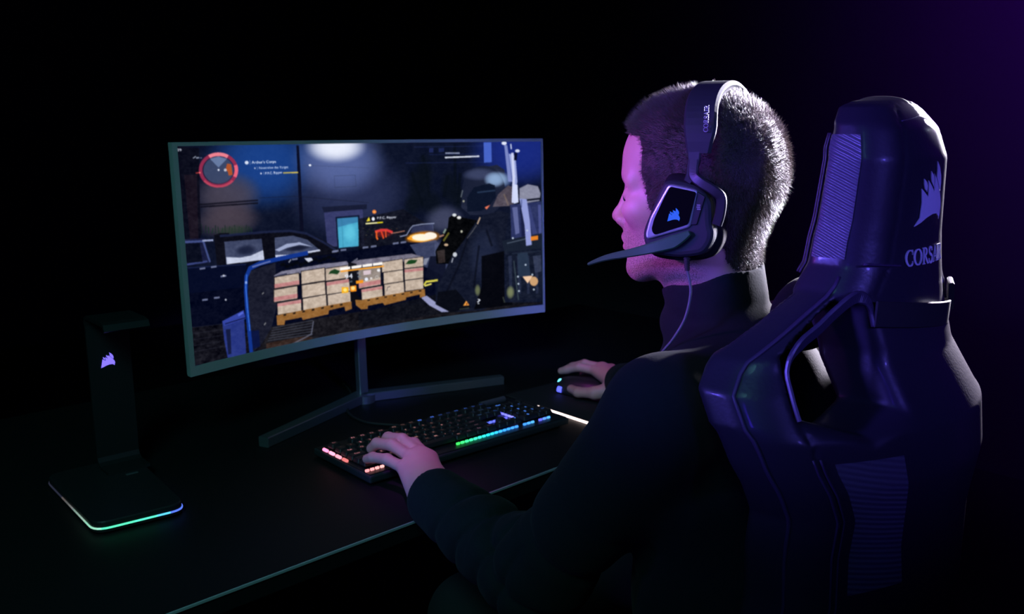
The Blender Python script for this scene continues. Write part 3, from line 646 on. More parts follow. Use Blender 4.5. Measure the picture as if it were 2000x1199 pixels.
('p',[(451.7,335.6),(512.9,334.1),(512.9,340.4),(451.7,341.5)],(190,100,112),0.6,10),
('p',[(519.1,330.5),(576.8,329.3),(577.2,357.2),(518.5,357.8)],(196,178,162),1,14),
('l',[(519.1,330.5),(576.8,329.3),(577.2,357.2),(518.5,357.8),(519.1,330.5)],1.31,(34,30,34),0.85),
('p',[(580.4,327.5),(635.1,327.0),(634.8,353.0),(580.0,353.8)],(196,178,162),1,14),
('l',[(580.4,327.5),(635.1,327.0),(634.8,353.0),(580.0,353.8),(580.4,327.5)],1.31,(34,30,34),0.85),
('p',[(433.0,356.8),(450.1,359.6),(638.4,353.3),(639.4,372.1),(623.1,374.0),(622.6,365.8),(582.0,368.7),(580.8,374.4),(517.3,380.1),(511.5,373.6),(468.4,375.4),(467.1,382.4),(448.9,381.4),(434.0,369.6)],(150,103,52),1,8),
('p',[(467.5,361.0),(475.3,361.0),(475.1,364.1),(467.3,364.2)],(30,20,16),0.9,0),
('p',[(492.5,360.4),(500.4,360.3),(500.3,363.4),(492.3,363.5)],(30,20,16),0.9,0),
('p',[(517.7,359.6),(525.7,359.5),(525.5,362.7),(517.6,362.7)],(30,20,16),0.9,0),
('p',[(543.1,358.7),(551.1,358.6),(550.9,361.8),(542.9,361.9)],(30,20,16),0.9,0),
('p',[(568.6,357.8),(576.6,357.7),(576.5,360.9),(568.4,361.0)],(30,20,16),0.9,0),
('p',[(594.2,356.8),(602.3,356.6),(602.1,359.9),(594.1,360.0)],(30,20,16),0.9,0),
('p',[(619.9,355.7),(628.1,355.5),(627.9,358.8),(619.8,359.0)],(30,20,16),0.9,0),
('p',[(584.1,287.8),(593.4,279.2),(602.4,278.5),(620.1,280.8),(612.6,288.2),(600.1,289.3)],(18,62,26),0.95,0),
('l',[(525.3,346.3),(528.4,338.0),(535.5,337.3)],1.75,(50,46,60),0.7),
('p',[(626.4,374.4),(643.6,371.1),(672.2,392.2),(715.0,419.1),(686.9,417.2),(650.3,396.2)],(150,154,196),1,4),
('l',[(637.1,343.7),(643.5,336.7),(677.6,336.1)],5.0,(215,205,80),1),
('l',[(638.5,346.3),(658.7,343.3)],3.75,(235,225,110),1),
('p',[(639.9,279.4),(655.3,278.1),(645.3,295.0),(636.1,294.2)],(140,145,165),0.9,0),
('p',[(764.6,116.2),(781.0,85.0),(820.1,64.5),(866.4,57.8),(889.2,71.1),(888.1,120.4),(879.4,159.2),(847.7,181.2),(782.5,180.7),(755.4,160.2),(759.3,135.0)],(30,36,58),1,4),
('g',834.8,86.5,81.0,23.1,(52,58,88),0.9,1.2),
('g',868.5,96.4,45.9,23.1,(128,156,196),0.9,1.0),
('p',[(889.6,123.0),(888.5,132.8),(885.9,142.2),(881.8,151.2),(876.2,159.3),(869.4,166.5),(861.5,172.5),(852.6,177.3),(843.0,180.6),(833.0,182.4),(822.8,182.7),(812.6,181.4),(802.8,178.6),(793.5,174.5),(784.9,169.0),(777.4,162.4),(771.0,154.8),(766.0,146.4),(762.4,137.4),(760.4,128.0),(759.9,118.5),(761.0,109.1),(763.7,99.9),(767.9,91.3),(773.4,83.3),(780.2,76.3),(788.1,70.3),(796.9,65.5),(806.3,62.1),(816.2,60.1),(826.4,59.5),(836.4,60.5),(846.2,62.9),(855.5,66.8),(864.0,72.1),(871.6,78.5),(878.0,86.1),(883.2,94.5),(886.8,103.7),(889.0,113.2),(889.6,123.0)],(26,32,54),0.9,0),
('g',811.9,79.5,54.0,16.8,(62,70,104),0.9,0.8),
('g',859.3,93.6,35.1,21.0,(138,166,206),1,0.8),
('p',[(774.7,135.6),(795.5,112.1),(842.1,103.4),(858.9,109.1),(861.3,138.9),(840.5,160.1),(816.9,172.0),(773.5,172.5)],(12,20,40),0.95,0),
('l',[(805.9,125.3),(858.6,122.0)],3.75,(44,62,92),0.8),
('p',[(848.1,168.3),(867.6,132.7),(899.2,110.3),(914.5,116.0),(913.5,163.2),(851.3,163.2)],(84,76,88),0.95,10),
('l',[(886.2,133.3),(898.0,159.9)],5.0,(130,112,100),0.6),
('l',[(761.4,118.6),(756.3,134.8)],3.25,(110,120,130),0.8),
('p',[(766.7,145.4),(766.6,145.8),(766.5,146.2),(766.3,146.6),(766.0,146.9),(765.7,147.2),(765.3,147.4),(764.9,147.6),(764.5,147.8),(764.0,147.8),(763.5,147.8),(763.0,147.8),(762.6,147.7),(762.1,147.5),(761.7,147.3),(761.4,147.0),(761.1,146.7),(760.8,146.3),(760.7,146.0),(760.6,145.6),(760.5,145.2),(760.6,144.8),(760.7,144.4),(760.9,144.0),(761.2,143.7),(761.5,143.4),(761.9,143.2),(762.3,143.0),(762.7,142.8),(763.2,142.8),(763.7,142.8),(764.2,142.8),(764.6,142.9),(765.1,143.1),(765.5,143.3),(765.8,143.6),(766.1,143.9),(766.4,144.3),(766.6,144.6),(766.7,145.0),(766.7,145.4)],(170,170,150),1,0),
('p',[(826.5,163.4),(843.7,157.7),(832.5,168.9)],(235,120,90),1,0),
('p',[(717.6,183.7),(733.3,175.6),(754.6,184.4),(800.7,194.5),(807.7,220.8),(760.3,243.7),(732.3,286.8),(713.3,298.2),(676.2,295.1),(674.4,263.2),(693.9,239.2),(697.7,220.5),(713.5,208.8)],(6,7,10),1,4),
('l',[(688.1,228.7),(700.6,225.7)],3.75,(190,140,120),0.9),
('l',[(700.8,220.7),(707.2,212.2)],5.0,(140,160,150),0.9),
('l',[(700.0,239.6),(716.1,221.6)],5.0,(110,105,40),0.9),
('p',[(740.9,178.5),(740.8,179.1),(740.5,179.7),(740.1,180.2),(739.6,180.7),(739.0,181.1),(738.2,181.5),(737.4,181.8),(736.5,181.9),(735.5,182.0),(734.6,182.0),(733.6,181.9),(732.7,181.7),(731.8,181.5),(731.0,181.1),(730.3,180.7),(729.6,180.2),(729.2,179.7),(728.8,179.1),(728.6,178.5),(728.6,177.9),(728.7,177.3),(728.9,176.8),(729.3,176.2),(729.8,175.7),(730.5,175.3),(731.2,175.0),(732.0,174.7),(732.9,174.5),(733.9,174.4),(734.8,174.4),(735.8,174.5),(736.7,174.7),(737.6,175.0),(738.4,175.3),(739.2,175.8),(739.8,176.3),(740.3,176.8),(740.6,177.4),(740.8,178.0),(740.9,178.5)],(220,225,230),1,0),
('p',[(754.5,185.6),(754.4,186.2),(754.2,186.8),(753.8,187.3),(753.3,187.8),(752.6,188.2),(751.9,188.6),(751.0,188.9),(750.1,189.0),(749.2,189.1),(748.2,189.1),(747.2,189.0),(746.3,188.8),(745.4,188.6),(744.6,188.2),(743.9,187.8),(743.3,187.3),(742.8,186.7),(742.4,186.2),(742.2,185.6),(742.2,185.0),(742.3,184.4),(742.5,183.8),(742.9,183.3),(743.4,182.8),(744.1,182.4),(744.8,182.0),(745.7,181.8),(746.6,181.6),(747.5,181.5),(748.5,181.5),(749.4,181.6),(750.4,181.8),(751.3,182.0),(752.1,182.4),(752.8,182.8),(753.4,183.3),(753.9,183.9),(754.3,184.4),(754.5,185.0),(754.5,185.6)],(235,235,235),1,0),
('p',[(713.5,250.8),(713.4,251.3),(713.2,251.7),(712.8,252.2),(712.2,252.6),(711.6,252.9),(710.9,253.2),(710.0,253.4),(709.1,253.5),(708.2,253.5),(707.2,253.5),(706.2,253.4),(705.3,253.2),(704.4,253.0),(703.6,252.6),(702.9,252.3),(702.3,251.8),(701.8,251.4),(701.4,250.9),(701.2,250.4),(701.2,249.9),(701.3,249.4),(701.5,248.9),(701.9,248.5),(702.4,248.1),(703.1,247.8),(703.8,247.5),(704.6,247.3),(705.5,247.2),(706.5,247.1),(707.4,247.2),(708.4,247.3),(709.3,247.4),(710.2,247.7),(711.1,248.0),(711.8,248.4),(712.4,248.8),(712.9,249.3),(713.2,249.8),(713.4,250.3),(713.5,250.8)],(200,170,140),1,0),
('p',[(758.0,220.4),(757.9,220.9),(757.8,221.3),(757.6,221.8),(757.3,222.2),(757.0,222.5),(756.6,222.8),(756.2,223.0),(755.7,223.2),(755.3,223.3),(754.8,223.3),(754.3,223.2),(753.8,223.1),(753.4,222.9),(753.0,222.6),(752.6,222.2),(752.3,221.9),(752.1,221.4),(751.9,221.0),(751.8,220.5),(751.8,220.0),(751.8,219.5),(752.0,219.1),(752.2,218.6),(752.4,218.2),(752.8,217.9),(753.1,217.6),(753.6,217.4),(754.0,217.2),(754.5,217.1),(755.0,217.1),(755.5,217.2),(755.9,217.3),(756.4,217.6),(756.8,217.8),(757.1,218.2),(757.4,218.6),(757.7,219.0),(757.8,219.4),(757.9,219.9),(758.0,220.4)],(200,200,180),1,0),
('p',[(679.0,263.5),(702.3,261.4),(702.6,293.4),(682.4,294.3)],(60,50,50),0.8,8),
('p',[(797.4,200.8),(824.4,182.7),(871.2,174.5),(909.9,184.1),(916.2,253.5),(899.1,319.3),(882.1,371.8),(865.3,410.8),(809.4,426.7),(715.0,420.4),(669.0,395.7),(673.6,358.9),(700.1,316.4),(723.3,279.7),(760.3,243.7)],(19,24,42),1,4),
('g',821.3,287.0,54.0,84.0,(36,44,72),0.7,1.2),
('p',[(813.5,286.4),(884.3,278.1),(915.4,293.6),(904.7,421.3),(785.8,421.6),(811.2,365.5)],(4,5,12),0.92,0),
('l',[(776.2,231.8),(742.5,307.0),(701.0,374.6)],6.25,(10,13,26),0.7),
('l',[(806.5,259.8),(787.7,363.4)],6.25,(10,13,26),0.7),
('l',[(831.0,222.1),(845.5,262.3)],6.25,(10,13,26),0.7),
('p',[(678.0,365.7),(732.7,364.7),(778.1,415.4),(714.9,421.7),(672.0,397.4)],(6,8,16),0.8,0),
('l',[(803.5,203.7),(811.8,188.6)],3.75,(210,180,150),0.9),
('l',[(771.4,238.0),(787.4,222.2),(800.3,207.4)],2.0,(120,120,120),0.7),
('p',[(738.9,277.0),(738.8,277.9),(738.5,278.8),(738.1,279.6),(737.6,280.3),(737.0,281.0),(736.2,281.5),(735.3,281.9),(734.4,282.2),(733.5,282.3),(732.5,282.3),(731.5,282.2),(730.6,281.9),(729.7,281.5),(728.9,280.9),(728.2,280.3),(727.6,279.6),(727.1,278.7),(726.8,277.9),(726.6,277.0),(726.5,276.1),(726.6,275.2),(726.9,274.3),(727.3,273.5),(727.8,272.8),(728.5,272.1),(729.2,271.6),(730.1,271.2),(731.0,270.9),(731.9,270.8),(732.9,270.8),(733.9,270.9),(734.8,271.2),(735.7,271.6),(736.5,272.1),(737.2,272.8),(737.8,273.5),(738.3,274.3),(738.7,275.2),(738.9,276.1),(738.9,277.0)],(200,205,215),1,0),
('l',[(726.2,285.1),(722.7,295.1)],3.12,(180,185,200),0.9),
('p',[(902.7,160.1),(997.7,153.1),(1002.0,285.6),(1000.3,402.3),(992.0,422.4),(881.1,412.3),(883.1,264.7),(893.7,212.4)],(18,24,44),1,5),
('p',[(904.2,160.2),(999.3,154.5),(999.5,242.0),(905.3,252.8)],(44,52,98),0.95,4),
('p',[(933.8,161.4),(947.8,161.9),(955.6,242.3),(936.8,243.9)],(24,30,66),0.9,0),
('p',[(910.3,167.0),(925.9,166.3),(930.7,234.3),(918.2,237.6)],(100,108,160),0.9,0),
('p',[(950.8,164.7),(963.3,163.8),(983.9,237.1),(971.3,240.5)],(58,66,120),0.9,0),
('p',[(988.2,163.5),(997.6,163.8),(998.0,237.8),(990.2,238.8)],(80,88,150),0.8,0),
('p',[(877.1,251.1),(1002.7,238.1),(1002.1,278.8),(884.3,280.8)],(24,32,48),1,0),
('l',[(892.6,258.7),(979.1,246.3)],2.5,(96,110,130),0.7),
('p',[(885.8,280.9),(995.8,279.7),(997.0,411.7),(889.1,410.3)],(20,26,44),0.9,5),
('p',[(895.0,292.2),(906.0,291.6),(905.4,390.1),(897.4,392.1)],(48,56,84),0.6,6),
('p',[(921.7,294.0),(932.7,293.4),(932.3,392.4),(924.3,394.4)],(48,56,84),0.6,6),
('p',[(948.4,295.8),(959.4,295.1),(959.2,394.7),(951.2,396.8)],(48,56,84),0.6,6),
('p',[(975.1,297.5),(986.1,296.8),(986.1,396.9),(978.1,399.0)],(48,56,84),0.6,6),
('p',[(970.4,297.2),(995.5,296.1),(996.5,339.9),(975.9,341.2)],(58,66,92),0.8,6),
('p',[(933.1,119.2),(958.1,109.4),(989.0,115.6),(996.5,134.4),(993.1,153.0),(957.2,157.0),(932.4,150.7)],(136,138,160),1,6),
('l',[(910.6,152.5),(996.2,147.7)],5.0,(8,12,28),0.95),
('p',[(889.2,6.8),(898.4,9.5),(911.8,101.5),(899.4,101.2)],(128,140,200),0.95,0),
('p',[(902.5,30.1),(922.4,36.8),(927.2,102.0),(913.7,154.0),(911.9,95.0)],(160,172,225),0.95,0),
('l',[(913.3,30.2),(916.7,88.6),(912.2,153.9)],7.5,(205,212,245),1),
('p',[(914.7,108.2),(927.1,109.8),(929.3,154.6),(915.2,158.0)],(210,218,250),1,0),
('p',[(932.5,145.5),(954.3,147.6),(962.6,202.5),(967.7,267.2),(950.4,268.9),(946.8,215.1)],(150,160,220),0.98,0),
('p',[(897.0,4.3),(896.9,5.0),(896.6,5.7),(896.1,6.3),(895.5,6.9),(894.7,7.4),(893.7,7.8),(892.7,8.2),(891.6,8.4),(890.4,8.6),(889.2,8.6),(888.0,8.6),(886.8,8.4),(885.7,8.1),(884.7,7.8),(883.8,7.3),(883.0,6.8),(882.4,6.2),(882.0,5.6),(881.7,4.9),(881.6,4.2),(881.7,3.5),(882.0,2.9),(882.5,2.3),(883.2,1.7),(883.9,1.2),(884.9,0.7),(885.9,0.4),(887.0,0.1),(888.2,-0.0),(889.4,-0.1),(890.6,-0.0),(891.8,0.2),(892.9,0.4),(893.9,0.8),(894.8,1.2),(895.6,1.8),(896.2,2.4),(896.6,3.0),(896.9,3.7),(897.0,4.3)],(225,230,250),1,0),
('p',[(935.8,24.0),(935.7,24.7),(935.4,25.2),(935.0,25.8),(934.4,26.3),(933.7,26.8),(932.9,27.2),(931.9,27.5),(930.9,27.7),(929.9,27.8),(928.8,27.8),(927.7,27.8),(926.6,27.6),(925.6,27.4),(924.7,27.1),(923.9,26.6),(923.2,26.2),(922.6,25.7),(922.2,25.1),(922.0,24.5),(921.9,23.9),(922.0,23.3),(922.3,22.7),(922.7,22.1),(923.3,21.6),(924.0,21.2),(924.8,20.8),(925.8,20.5),(926.8,20.3),(927.8,20.1),(928.9,20.1),(930.0,20.1),(931.1,20.3),(932.1,20.5),(933.0,20.9),(933.8,21.3),(934.5,21.7),(935.1,22.3),(935.5,22.8),(935.7,23.4),(935.8,24.0)],(210,218,245),1,0),
('l',[(909.2,7.0),(910.5,18.6)],3.75,(190,200,235),1),
('l',[(924.1,30.4),(922.2,45.9)],8.75,(8,12,40),1),
('l',[(938.7,148.3),(938.3,168.1)],2.5,(40,50,100),0.7),
('p',[(965.0,245.5),(986.9,244.0),(986.8,254.8),(964.8,256.3)],(230,130,40),1,0),
('p',[(923.4,287.4),(954.8,286.7),(963.1,351.2),(925.3,348.3)],(40,54,76),0.9,0),
('l',[(912.0,306.8),(918.5,368.1),(924.0,409.4)],3.75,(60,74,84),0.8),
('p',[(985.0,365.2),(984.8,367.1),(984.3,368.9),(983.5,370.7),(982.5,372.2),(981.2,373.6),(979.6,374.8),(977.9,375.6),(976.1,376.2),(974.2,376.5),(972.2,376.5),(970.2,376.2),(968.3,375.6),(966.5,374.7),(964.8,373.6),(963.3,372.2),(962.0,370.6),(961.0,368.9),(960.3,367.1),(959.9,365.1),(959.8,363.2),(959.9,361.3),(960.4,359.5),(961.2,357.7),(962.3,356.2),(963.6,354.8),(965.1,353.7),(966.8,352.8),(968.7,352.2),(970.6,351.9),(972.6,351.9),(974.6,352.2),(976.5,352.8),(978.3,353.6),(980.0,354.8),(981.5,356.1),(982.7,357.7),(983.7,359.4),(984.5,361.3),(984.9,363.2),(985.0,365.2)],(205,160,115),1,0),
('p',[(937.9,349.2),(969.5,348.9),(953.3,368.2)],(240,200,165),1,0),
('p',[(926.5,348.4),(926.5,348.7),(926.4,349.1),(926.2,349.4),(926.0,349.7),(925.7,350.0),(925.3,350.2),(924.9,350.4),(924.5,350.5),(924.1,350.6),(923.6,350.6),(923.2,350.5),(922.8,350.4),(922.4,350.2),(922.0,350.0),(921.7,349.7),(921.4,349.4),(921.1,349.0),(921.0,348.7),(920.9,348.3),(920.9,347.9),(920.9,347.5),(921.0,347.2),(921.2,346.8),(921.4,346.5),(921.7,346.3),(922.1,346.0),(922.5,345.9),(922.9,345.8),(923.3,345.7),(923.7,345.7),(924.2,345.8),(924.6,345.9),(925.0,346.1),(925.4,346.3),(925.7,346.6),(926.0,346.9),(926.2,347.2),(926.4,347.6),(926.5,348.0),(926.5,348.4)],(190,205,225),1,0),
('p',[(927.7,367.5),(927.7,367.8),(927.6,368.2),(927.4,368.6),(927.2,368.9),(926.9,369.1),(926.5,369.4),(926.1,369.5),(925.7,369.6),(925.3,369.7),(924.8,369.7),(924.4,369.6),(924.0,369.5),(923.5,369.3),(923.2,369.1),(922.8,368.8),(922.6,368.5),(922.3,368.1),(922.2,367.8),(922.1,367.4),(922.0,367.0),(922.1,366.6),(922.2,366.3),(922.4,365.9),(922.6,365.6),(922.9,365.3),(923.3,365.1),(923.6,365.0),(924.1,364.8),(924.5,364.8),(924.9,364.8),(925.4,364.9),(925.8,365.0),(926.2,365.2),(926.6,365.4),(926.9,365.7),(927.2,366.0),(927.4,366.3),(927.6,366.7),(927.7,367.1),(927.7,367.5)],(190,205,225),1,0),
('p',[(928.9,386.6),(928.9,387.0),(928.8,387.4),(928.6,387.7),(928.3,388.0),(928.1,388.3),(927.7,388.5),(927.3,388.7),(926.9,388.8),(926.5,388.9),(926.0,388.9),(925.6,388.8),(925.1,388.7),(924.7,388.5),(924.4,388.2),(924.0,388.0),(923.7,387.6),(923.5,387.3),(923.4,386.9),(923.3,386.5),(923.2,386.2),(923.3,385.8),(923.4,385.4),(923.6,385.1),(923.8,384.8),(924.1,384.5),(924.4,384.3),(924.8,384.1),(925.2,384.0),(925.7,383.9),(926.1,384.0),(926.6,384.0),(927.0,384.1),(927.4,384.3),(927.8,384.6),(928.1,384.8),(928.4,385.2),(928.6,385.5),(928.8,385.9),(928.9,386.3),(928.9,386.6)],(190,205,225),1,0),
('p',[(974.9,386.4),(974.8,386.7),(974.7,387.1),(974.5,387.5),(974.3,387.8),(974.0,388.0),(973.6,388.3),(973.3,388.4),(972.8,388.6),(972.4,388.6),(972.0,388.6),(971.5,388.5),(971.1,388.4),(970.7,388.2),(970.3,388.0),(970.0,387.7),(969.7,387.4),(969.5,387.0),(969.3,386.7),(969.2,386.3),(969.2,385.9),(969.2,385.5),(969.3,385.1),(969.5,384.8),(969.7,384.5),(970.0,384.2),(970.4,384.0),(970.8,383.8),(971.2,383.7),(971.6,383.7),(972.1,383.7),(972.5,383.7),(972.9,383.9),(973.3,384.0),(973.7,384.3),(974.1,384.5),(974.3,384.9),(974.6,385.2),(974.7,385.6),(974.8,386.0),(974.9,386.4)],(190,205,225),1,0),
('p',[(970.8,346.3),(970.7,346.6),(970.6,347.0),(970.5,347.4),(970.2,347.7),(969.9,347.9),(969.6,348.2),(969.2,348.3),(968.8,348.5),(968.4,348.5),(967.9,348.5),(967.5,348.4),(967.0,348.3),(966.6,348.1),(966.2,347.9),(965.9,347.6),(965.6,347.3),(965.4,347.0),(965.2,346.6),(965.1,346.2),(965.1,345.8),(965.2,345.5),(965.3,345.1),(965.4,344.8),(965.7,344.4),(966.0,344.2),(966.3,343.9),(966.7,343.8),(967.1,343.7),(967.5,343.6),(968.0,343.6),(968.4,343.7),(968.9,343.8),(969.3,344.0),(969.7,344.2),(970.0,344.5),(970.3,344.8),(970.5,345.1),(970.7,345.5),(970.8,345.9),(970.8,346.3)],(190,205,225),1,0),
('p',[(950.8,318.9),(950.7,319.3),(950.6,319.7),(950.4,320.0),(950.2,320.3),(949.9,320.6),(949.6,320.8),(949.2,321.0),(948.8,321.1),(948.3,321.2),(947.9,321.2),(947.5,321.1),(947.0,321.0),(946.6,320.8),(946.2,320.6),(945.9,320.3),(945.6,320.0),(945.4,319.7),(945.2,319.3),(945.1,318.9),(945.1,318.5),(945.2,318.2),(945.3,317.8),(945.4,317.5),(945.7,317.2),(946.0,316.9),(946.3,316.7),(946.7,316.5),(947.1,316.4),(947.5,316.3),(948.0,316.3),(948.4,316.4),(948.9,316.5),(949.3,316.7),(949.6,316.9),(950.0,317.2),(950.3,317.5),(950.5,317.8),(950.6,318.2),(950.7,318.6),(950.8,318.9)],(190,205,225),1,0),
('p',[(912.9,246.6),(912.9,247.0),(912.8,247.3),(912.6,247.7),(912.4,248.0),(912.1,248.2),(911.7,248.5),(911.4,248.6),(911.0,248.8),(910.5,248.8),(910.1,248.8),(909.6,248.8),(909.2,248.7),(908.8,248.5),(908.4,248.3),(908.1,248.0),(907.8,247.7),(907.6,247.4),(907.4,247.0),(907.3,246.6),(907.3,246.3),(907.4,245.9),(907.5,245.5),(907.6,245.2),(907.9,244.9),(908.2,244.6),(908.5,244.4),(908.9,244.2),(909.3,244.1),(909.7,244.0),(910.2,244.0),(910.6,244.1),(911.1,244.2),(911.5,244.4),(911.8,244.6),(912.2,244.9),(912.4,245.2),(912.7,245.5),(912.8,245.9),(912.9,246.2),(912.9,246.6)],(190,205,225),1,0),
('p',[(957.1,229.0),(957.1,229.3),(957.0,229.7),(956.8,230.0),(956.6,230.4),(956.3,230.6),(955.9,230.9),(955.6,231.0),(955.2,231.2),(954.7,231.2),(954.3,231.2),(953.8,231.2),(953.4,231.1),(953.0,230.9),(952.6,230.7),(952.3,230.4),(952.0,230.1),(951.8,229.8),(951.6,229.4),(951.5,229.1),(951.5,228.7),(951.6,228.3),(951.7,227.9),(951.8,227.6),(952.1,227.3),(952.4,227.0),(952.7,226.8),(953.1,226.6),(953.5,226.5),(953.9,226.4),(954.4,226.4),(954.8,226.5),(955.2,226.6),(955.6,226.7),(956.0,227.0),(956.3,227.2),(956.6,227.5),(956.9,227.9),(957.0,228.2),(957.1,228.6),(957.1,229.0)],(190,205,225),1,0),
('g',798.4,372.3,9.5,16.8,(104,112,80),0.95,0.8),
('g',899.1,386.8,13.5,18.9,(120,128,92),0.95,0.8),
('l',[(876.7,398.3),(881.1,412.3)],3.75,(70,78,70),0.7),
('l',[(907.7,286.3),(995.7,285.2)],2.5,(40,50,70),0.7),
('p',[(828.0,1.3),(851.0,1.4),(851.2,51.1),(828.1,51.9)],(74,104,205),0.95,0),
('l',[(712.4,37.2),(813.2,35.8)],3.25,(235,240,255),1),
('l',[(714.3,26.8),(717.4,26.6)],3.25,(190,200,235),0.75),
('l',[(719.0,26.9),(722.1,26.7)],3.25,(190,200,235),0.75),
('l',[(723.7,26.9),(726.8,26.7)],3.25,(190,200,235),0.75),
('l',[(728.4,27.0),(731.5,26.8)],3.25,(190,200,235),0.75),
('l',[(733.2,27.1),(736.2,26.9)],3.25,(190,200,235),0.75),
('l',[(737.9,27.1),(740.9,26.9)],3.25,(190,200,235),0.75),
('l',[(742.6,27.2),(745.6,27.0)],3.25,(190,200,235),0.75),
('l',[(747.3,27.3),(750.4,27.1)],3.25,(190,200,235),0.75),
('l',[(752.0,27.3),(755.1,27.1)],3.25,(190,200,235),0.75),
('p',[(138.6,50.2),(137.5,55.5),(135.4,60.6),(132.2,65.4),(128.1,69.7),(123.0,73.6),(117.3,76.7),(111.0,79.2),(104.2,80.9),(97.2,81.8),(90.1,81.9),(83.2,81.1),(76.5,79.5),(70.2,77.2),(64.5,74.3),(59.6,70.7),(55.5,66.5),(52.3,62.0),(50.1,57.2),(49.0,52.1),(48.9,47.0),(50.0,41.9),(52.0,37.0),(55.1,32.4),(59.1,28.1),(63.9,24.4),(69.5,21.2),(75.6,18.6),(82.2,16.8),(89.1,15.7),(96.1,15.5),(103.1,16.0),(109.9,17.4),(116.3,19.5),(122.1,22.4),(127.2,26.0),(131.5,30.1),(134.9,34.7),(137.2,39.7),(138.5,44.9),(138.6,50.2)],(40,30,60),0.6,0),
('p',[(140.9,50.3),(139.9,55.8),(137.6,61.1),(134.3,66.0),(129.9,70.6),(124.6,74.5),(118.6,77.8),(111.9,80.4),(104.8,82.2),(97.5,83.1),(90.0,83.1),(82.7,82.3),(75.7,80.7),(69.1,78.3),(63.1,75.2),(57.9,71.5),(53.6,67.2),(50.3,62.5),(48.0,57.5),(46.8,52.2),(46.7,46.9),(47.8,41.7),(49.9,36.6),(53.1,31.8),(57.3,27.4),(62.4,23.4),(68.2,20.1),(74.7,17.5),(81.6,15.6),(88.9,14.5),(96.3,14.2),(103.6,14.8),(110.7,16.2),(117.4,18.4),(123.6,21.4),(129.0,25.1),(133.5,29.4),(137.0,34.2),(139.5,39.4),(140.8,44.8),(140.9,50.3),(132.0,50.0),(131.9,45.5),(130.9,41.1),(128.9,36.9),(126.0,33.0),(122.3,29.5),(117.9,26.5),(112.9,24.0),(107.5,22.2),(101.7,21.1),(95.7,20.6),(89.7,20.8),(83.7,21.7),(78.1,23.2),(72.8,25.3),(68.0,28.0),(63.9,31.2),(60.4,34.8),(57.8,38.8),(56.0,42.9),(55.2,47.2),(55.2,51.6),(56.2,55.9),(58.1,60.0),(60.8,63.8),(64.4,67.3),(68.6,70.3),(73.5,72.9),(78.9,74.8),(84.6,76.1),(90.6,76.7),(96.7,76.7),(102.6,75.9),(108.4,74.5),(113.8,72.4),(118.8,69.7),(123.0,66.5),(126.6,62.8),(129.3,58.7),(131.1,54.4),(132.0,50.0)],(150,44,78),0.95,0),
('p',[(71.0,18.9),(72.2,18.4),(73.4,18.0),(74.5,17.5),(75.7,17.1),(77.0,16.8),(78.2,16.4),(79.4,16.1),(80.7,15.8),(81.9,15.5),(83.2,15.3),(84.5,15.1),(85.8,14.9),(87.1,14.7),(88.4,14.5),(89.7,14.4),(91.0,14.3),(92.3,14.3),(93.6,14.2),(94.9,14.2),(96.3,14.2),(97.6,14.3),(98.9,14.3),(100.2,14.4),(101.5,14.5),(102.8,14.7),(104.1,14.9),(105.4,15.1),(106.6,15.3),(107.9,15.5),(109.2,15.8),(110.4,16.1),(111.6,16.5),(112.8,16.8),(114.0,17.2),(115.2,17.6),(116.4,18.0),(117.6,18.5),(118.7,19.0),(119.8,19.5),(120.9,20.0),(115.1,26.0),(114.3,25.5),(113.4,25.1),(112.5,24.8),(111.6,24.4),(110.7,24.0),(109.7,23.7),(108.8,23.4),(107.8,23.1),(106.8,22.9),(105.8,22.6),(104.8,22.4),(103.8,22.2),(102.8,22.0),(101.8,21.8),(100.8,21.7),(99.8,21.6),(98.7,21.5),(97.7,21.4),(96.7,21.3),(95.6,21.3),(94.6,21.3),(93.5,21.3),(92.5,21.3),(91.4,21.4),(90.4,21.5),(89.4,21.5),(88.3,21.7),(87.3,21.8),(86.3,21.9),(85.3,22.1),(84.2,22.3),(83.2,22.5),(82.2,22.8),(81.3,23.0),(80.3,23.3),(79.3,23.6),(78.4,23.9),(77.4,24.2),(76.5,24.6),(75.6,24.9)],(240,130,145),1,0),
('p',[(139.5,39.4),(139.7,40.0),(139.9,40.6),(140.1,41.3),(140.3,41.9),(140.4,42.6),(140.6,43.2),(140.7,43.9),(140.8,44.5),(140.9,45.2),(140.9,45.8),(141.0,46.5),(141.0,47.2),(141.0,47.8),(141.0,48.5),(141.0,49.1),(141.0,49.8),(140.9,50.5),(140.8,51.1),(140.8,51.8),(140.7,52.4),(140.5,53.1),(140.4,53.7),(140.2,54.4),(140.1,55.0),(139.9,55.7),(139.7,56.3),(139.5,57.0),(139.2,57.6),(139.0,58.3),(138.7,58.9),(138.4,59.5),(138.1,60.1),(137.8,60.8),(137.4,61.4),(137.1,62.0),(136.7,62.6),(136.3,63.2),(135.9,63.8),(135.5,64.4),(135.1,65.0),(127.3,61.9),(127.6,61.4),(127.9,60.9),(128.3,60.5),(128.6,60.0),(128.9,59.5),(129.2,59.0),(129.4,58.5),(129.7,58.0),(129.9,57.5),(130.2,57.0),(130.4,56.4),(130.6,55.9),(130.8,55.4),(131.0,54.9),(131.1,54.4),(131.3,53.8),(131.4,53.3),(131.6,52.8),(131.7,52.2),(131.8,51.7),(131.9,51.2),(131.9,50.6),(132.0,50.1),(132.0,49.6),(132.1,49.0),(132.1,48.5),(132.1,48.0),(132.1,47.4),(132.0,46.9),(132.0,46.4),(131.9,45.8),(131.9,45.3),(131.8,44.8),(131.7,44.2),(131.6,43.7),(131.5,43.2),(131.3,42.7),(131.2,42.1),(131.0,41.6),(130.9,41.1)],(235,100,125),1,0),
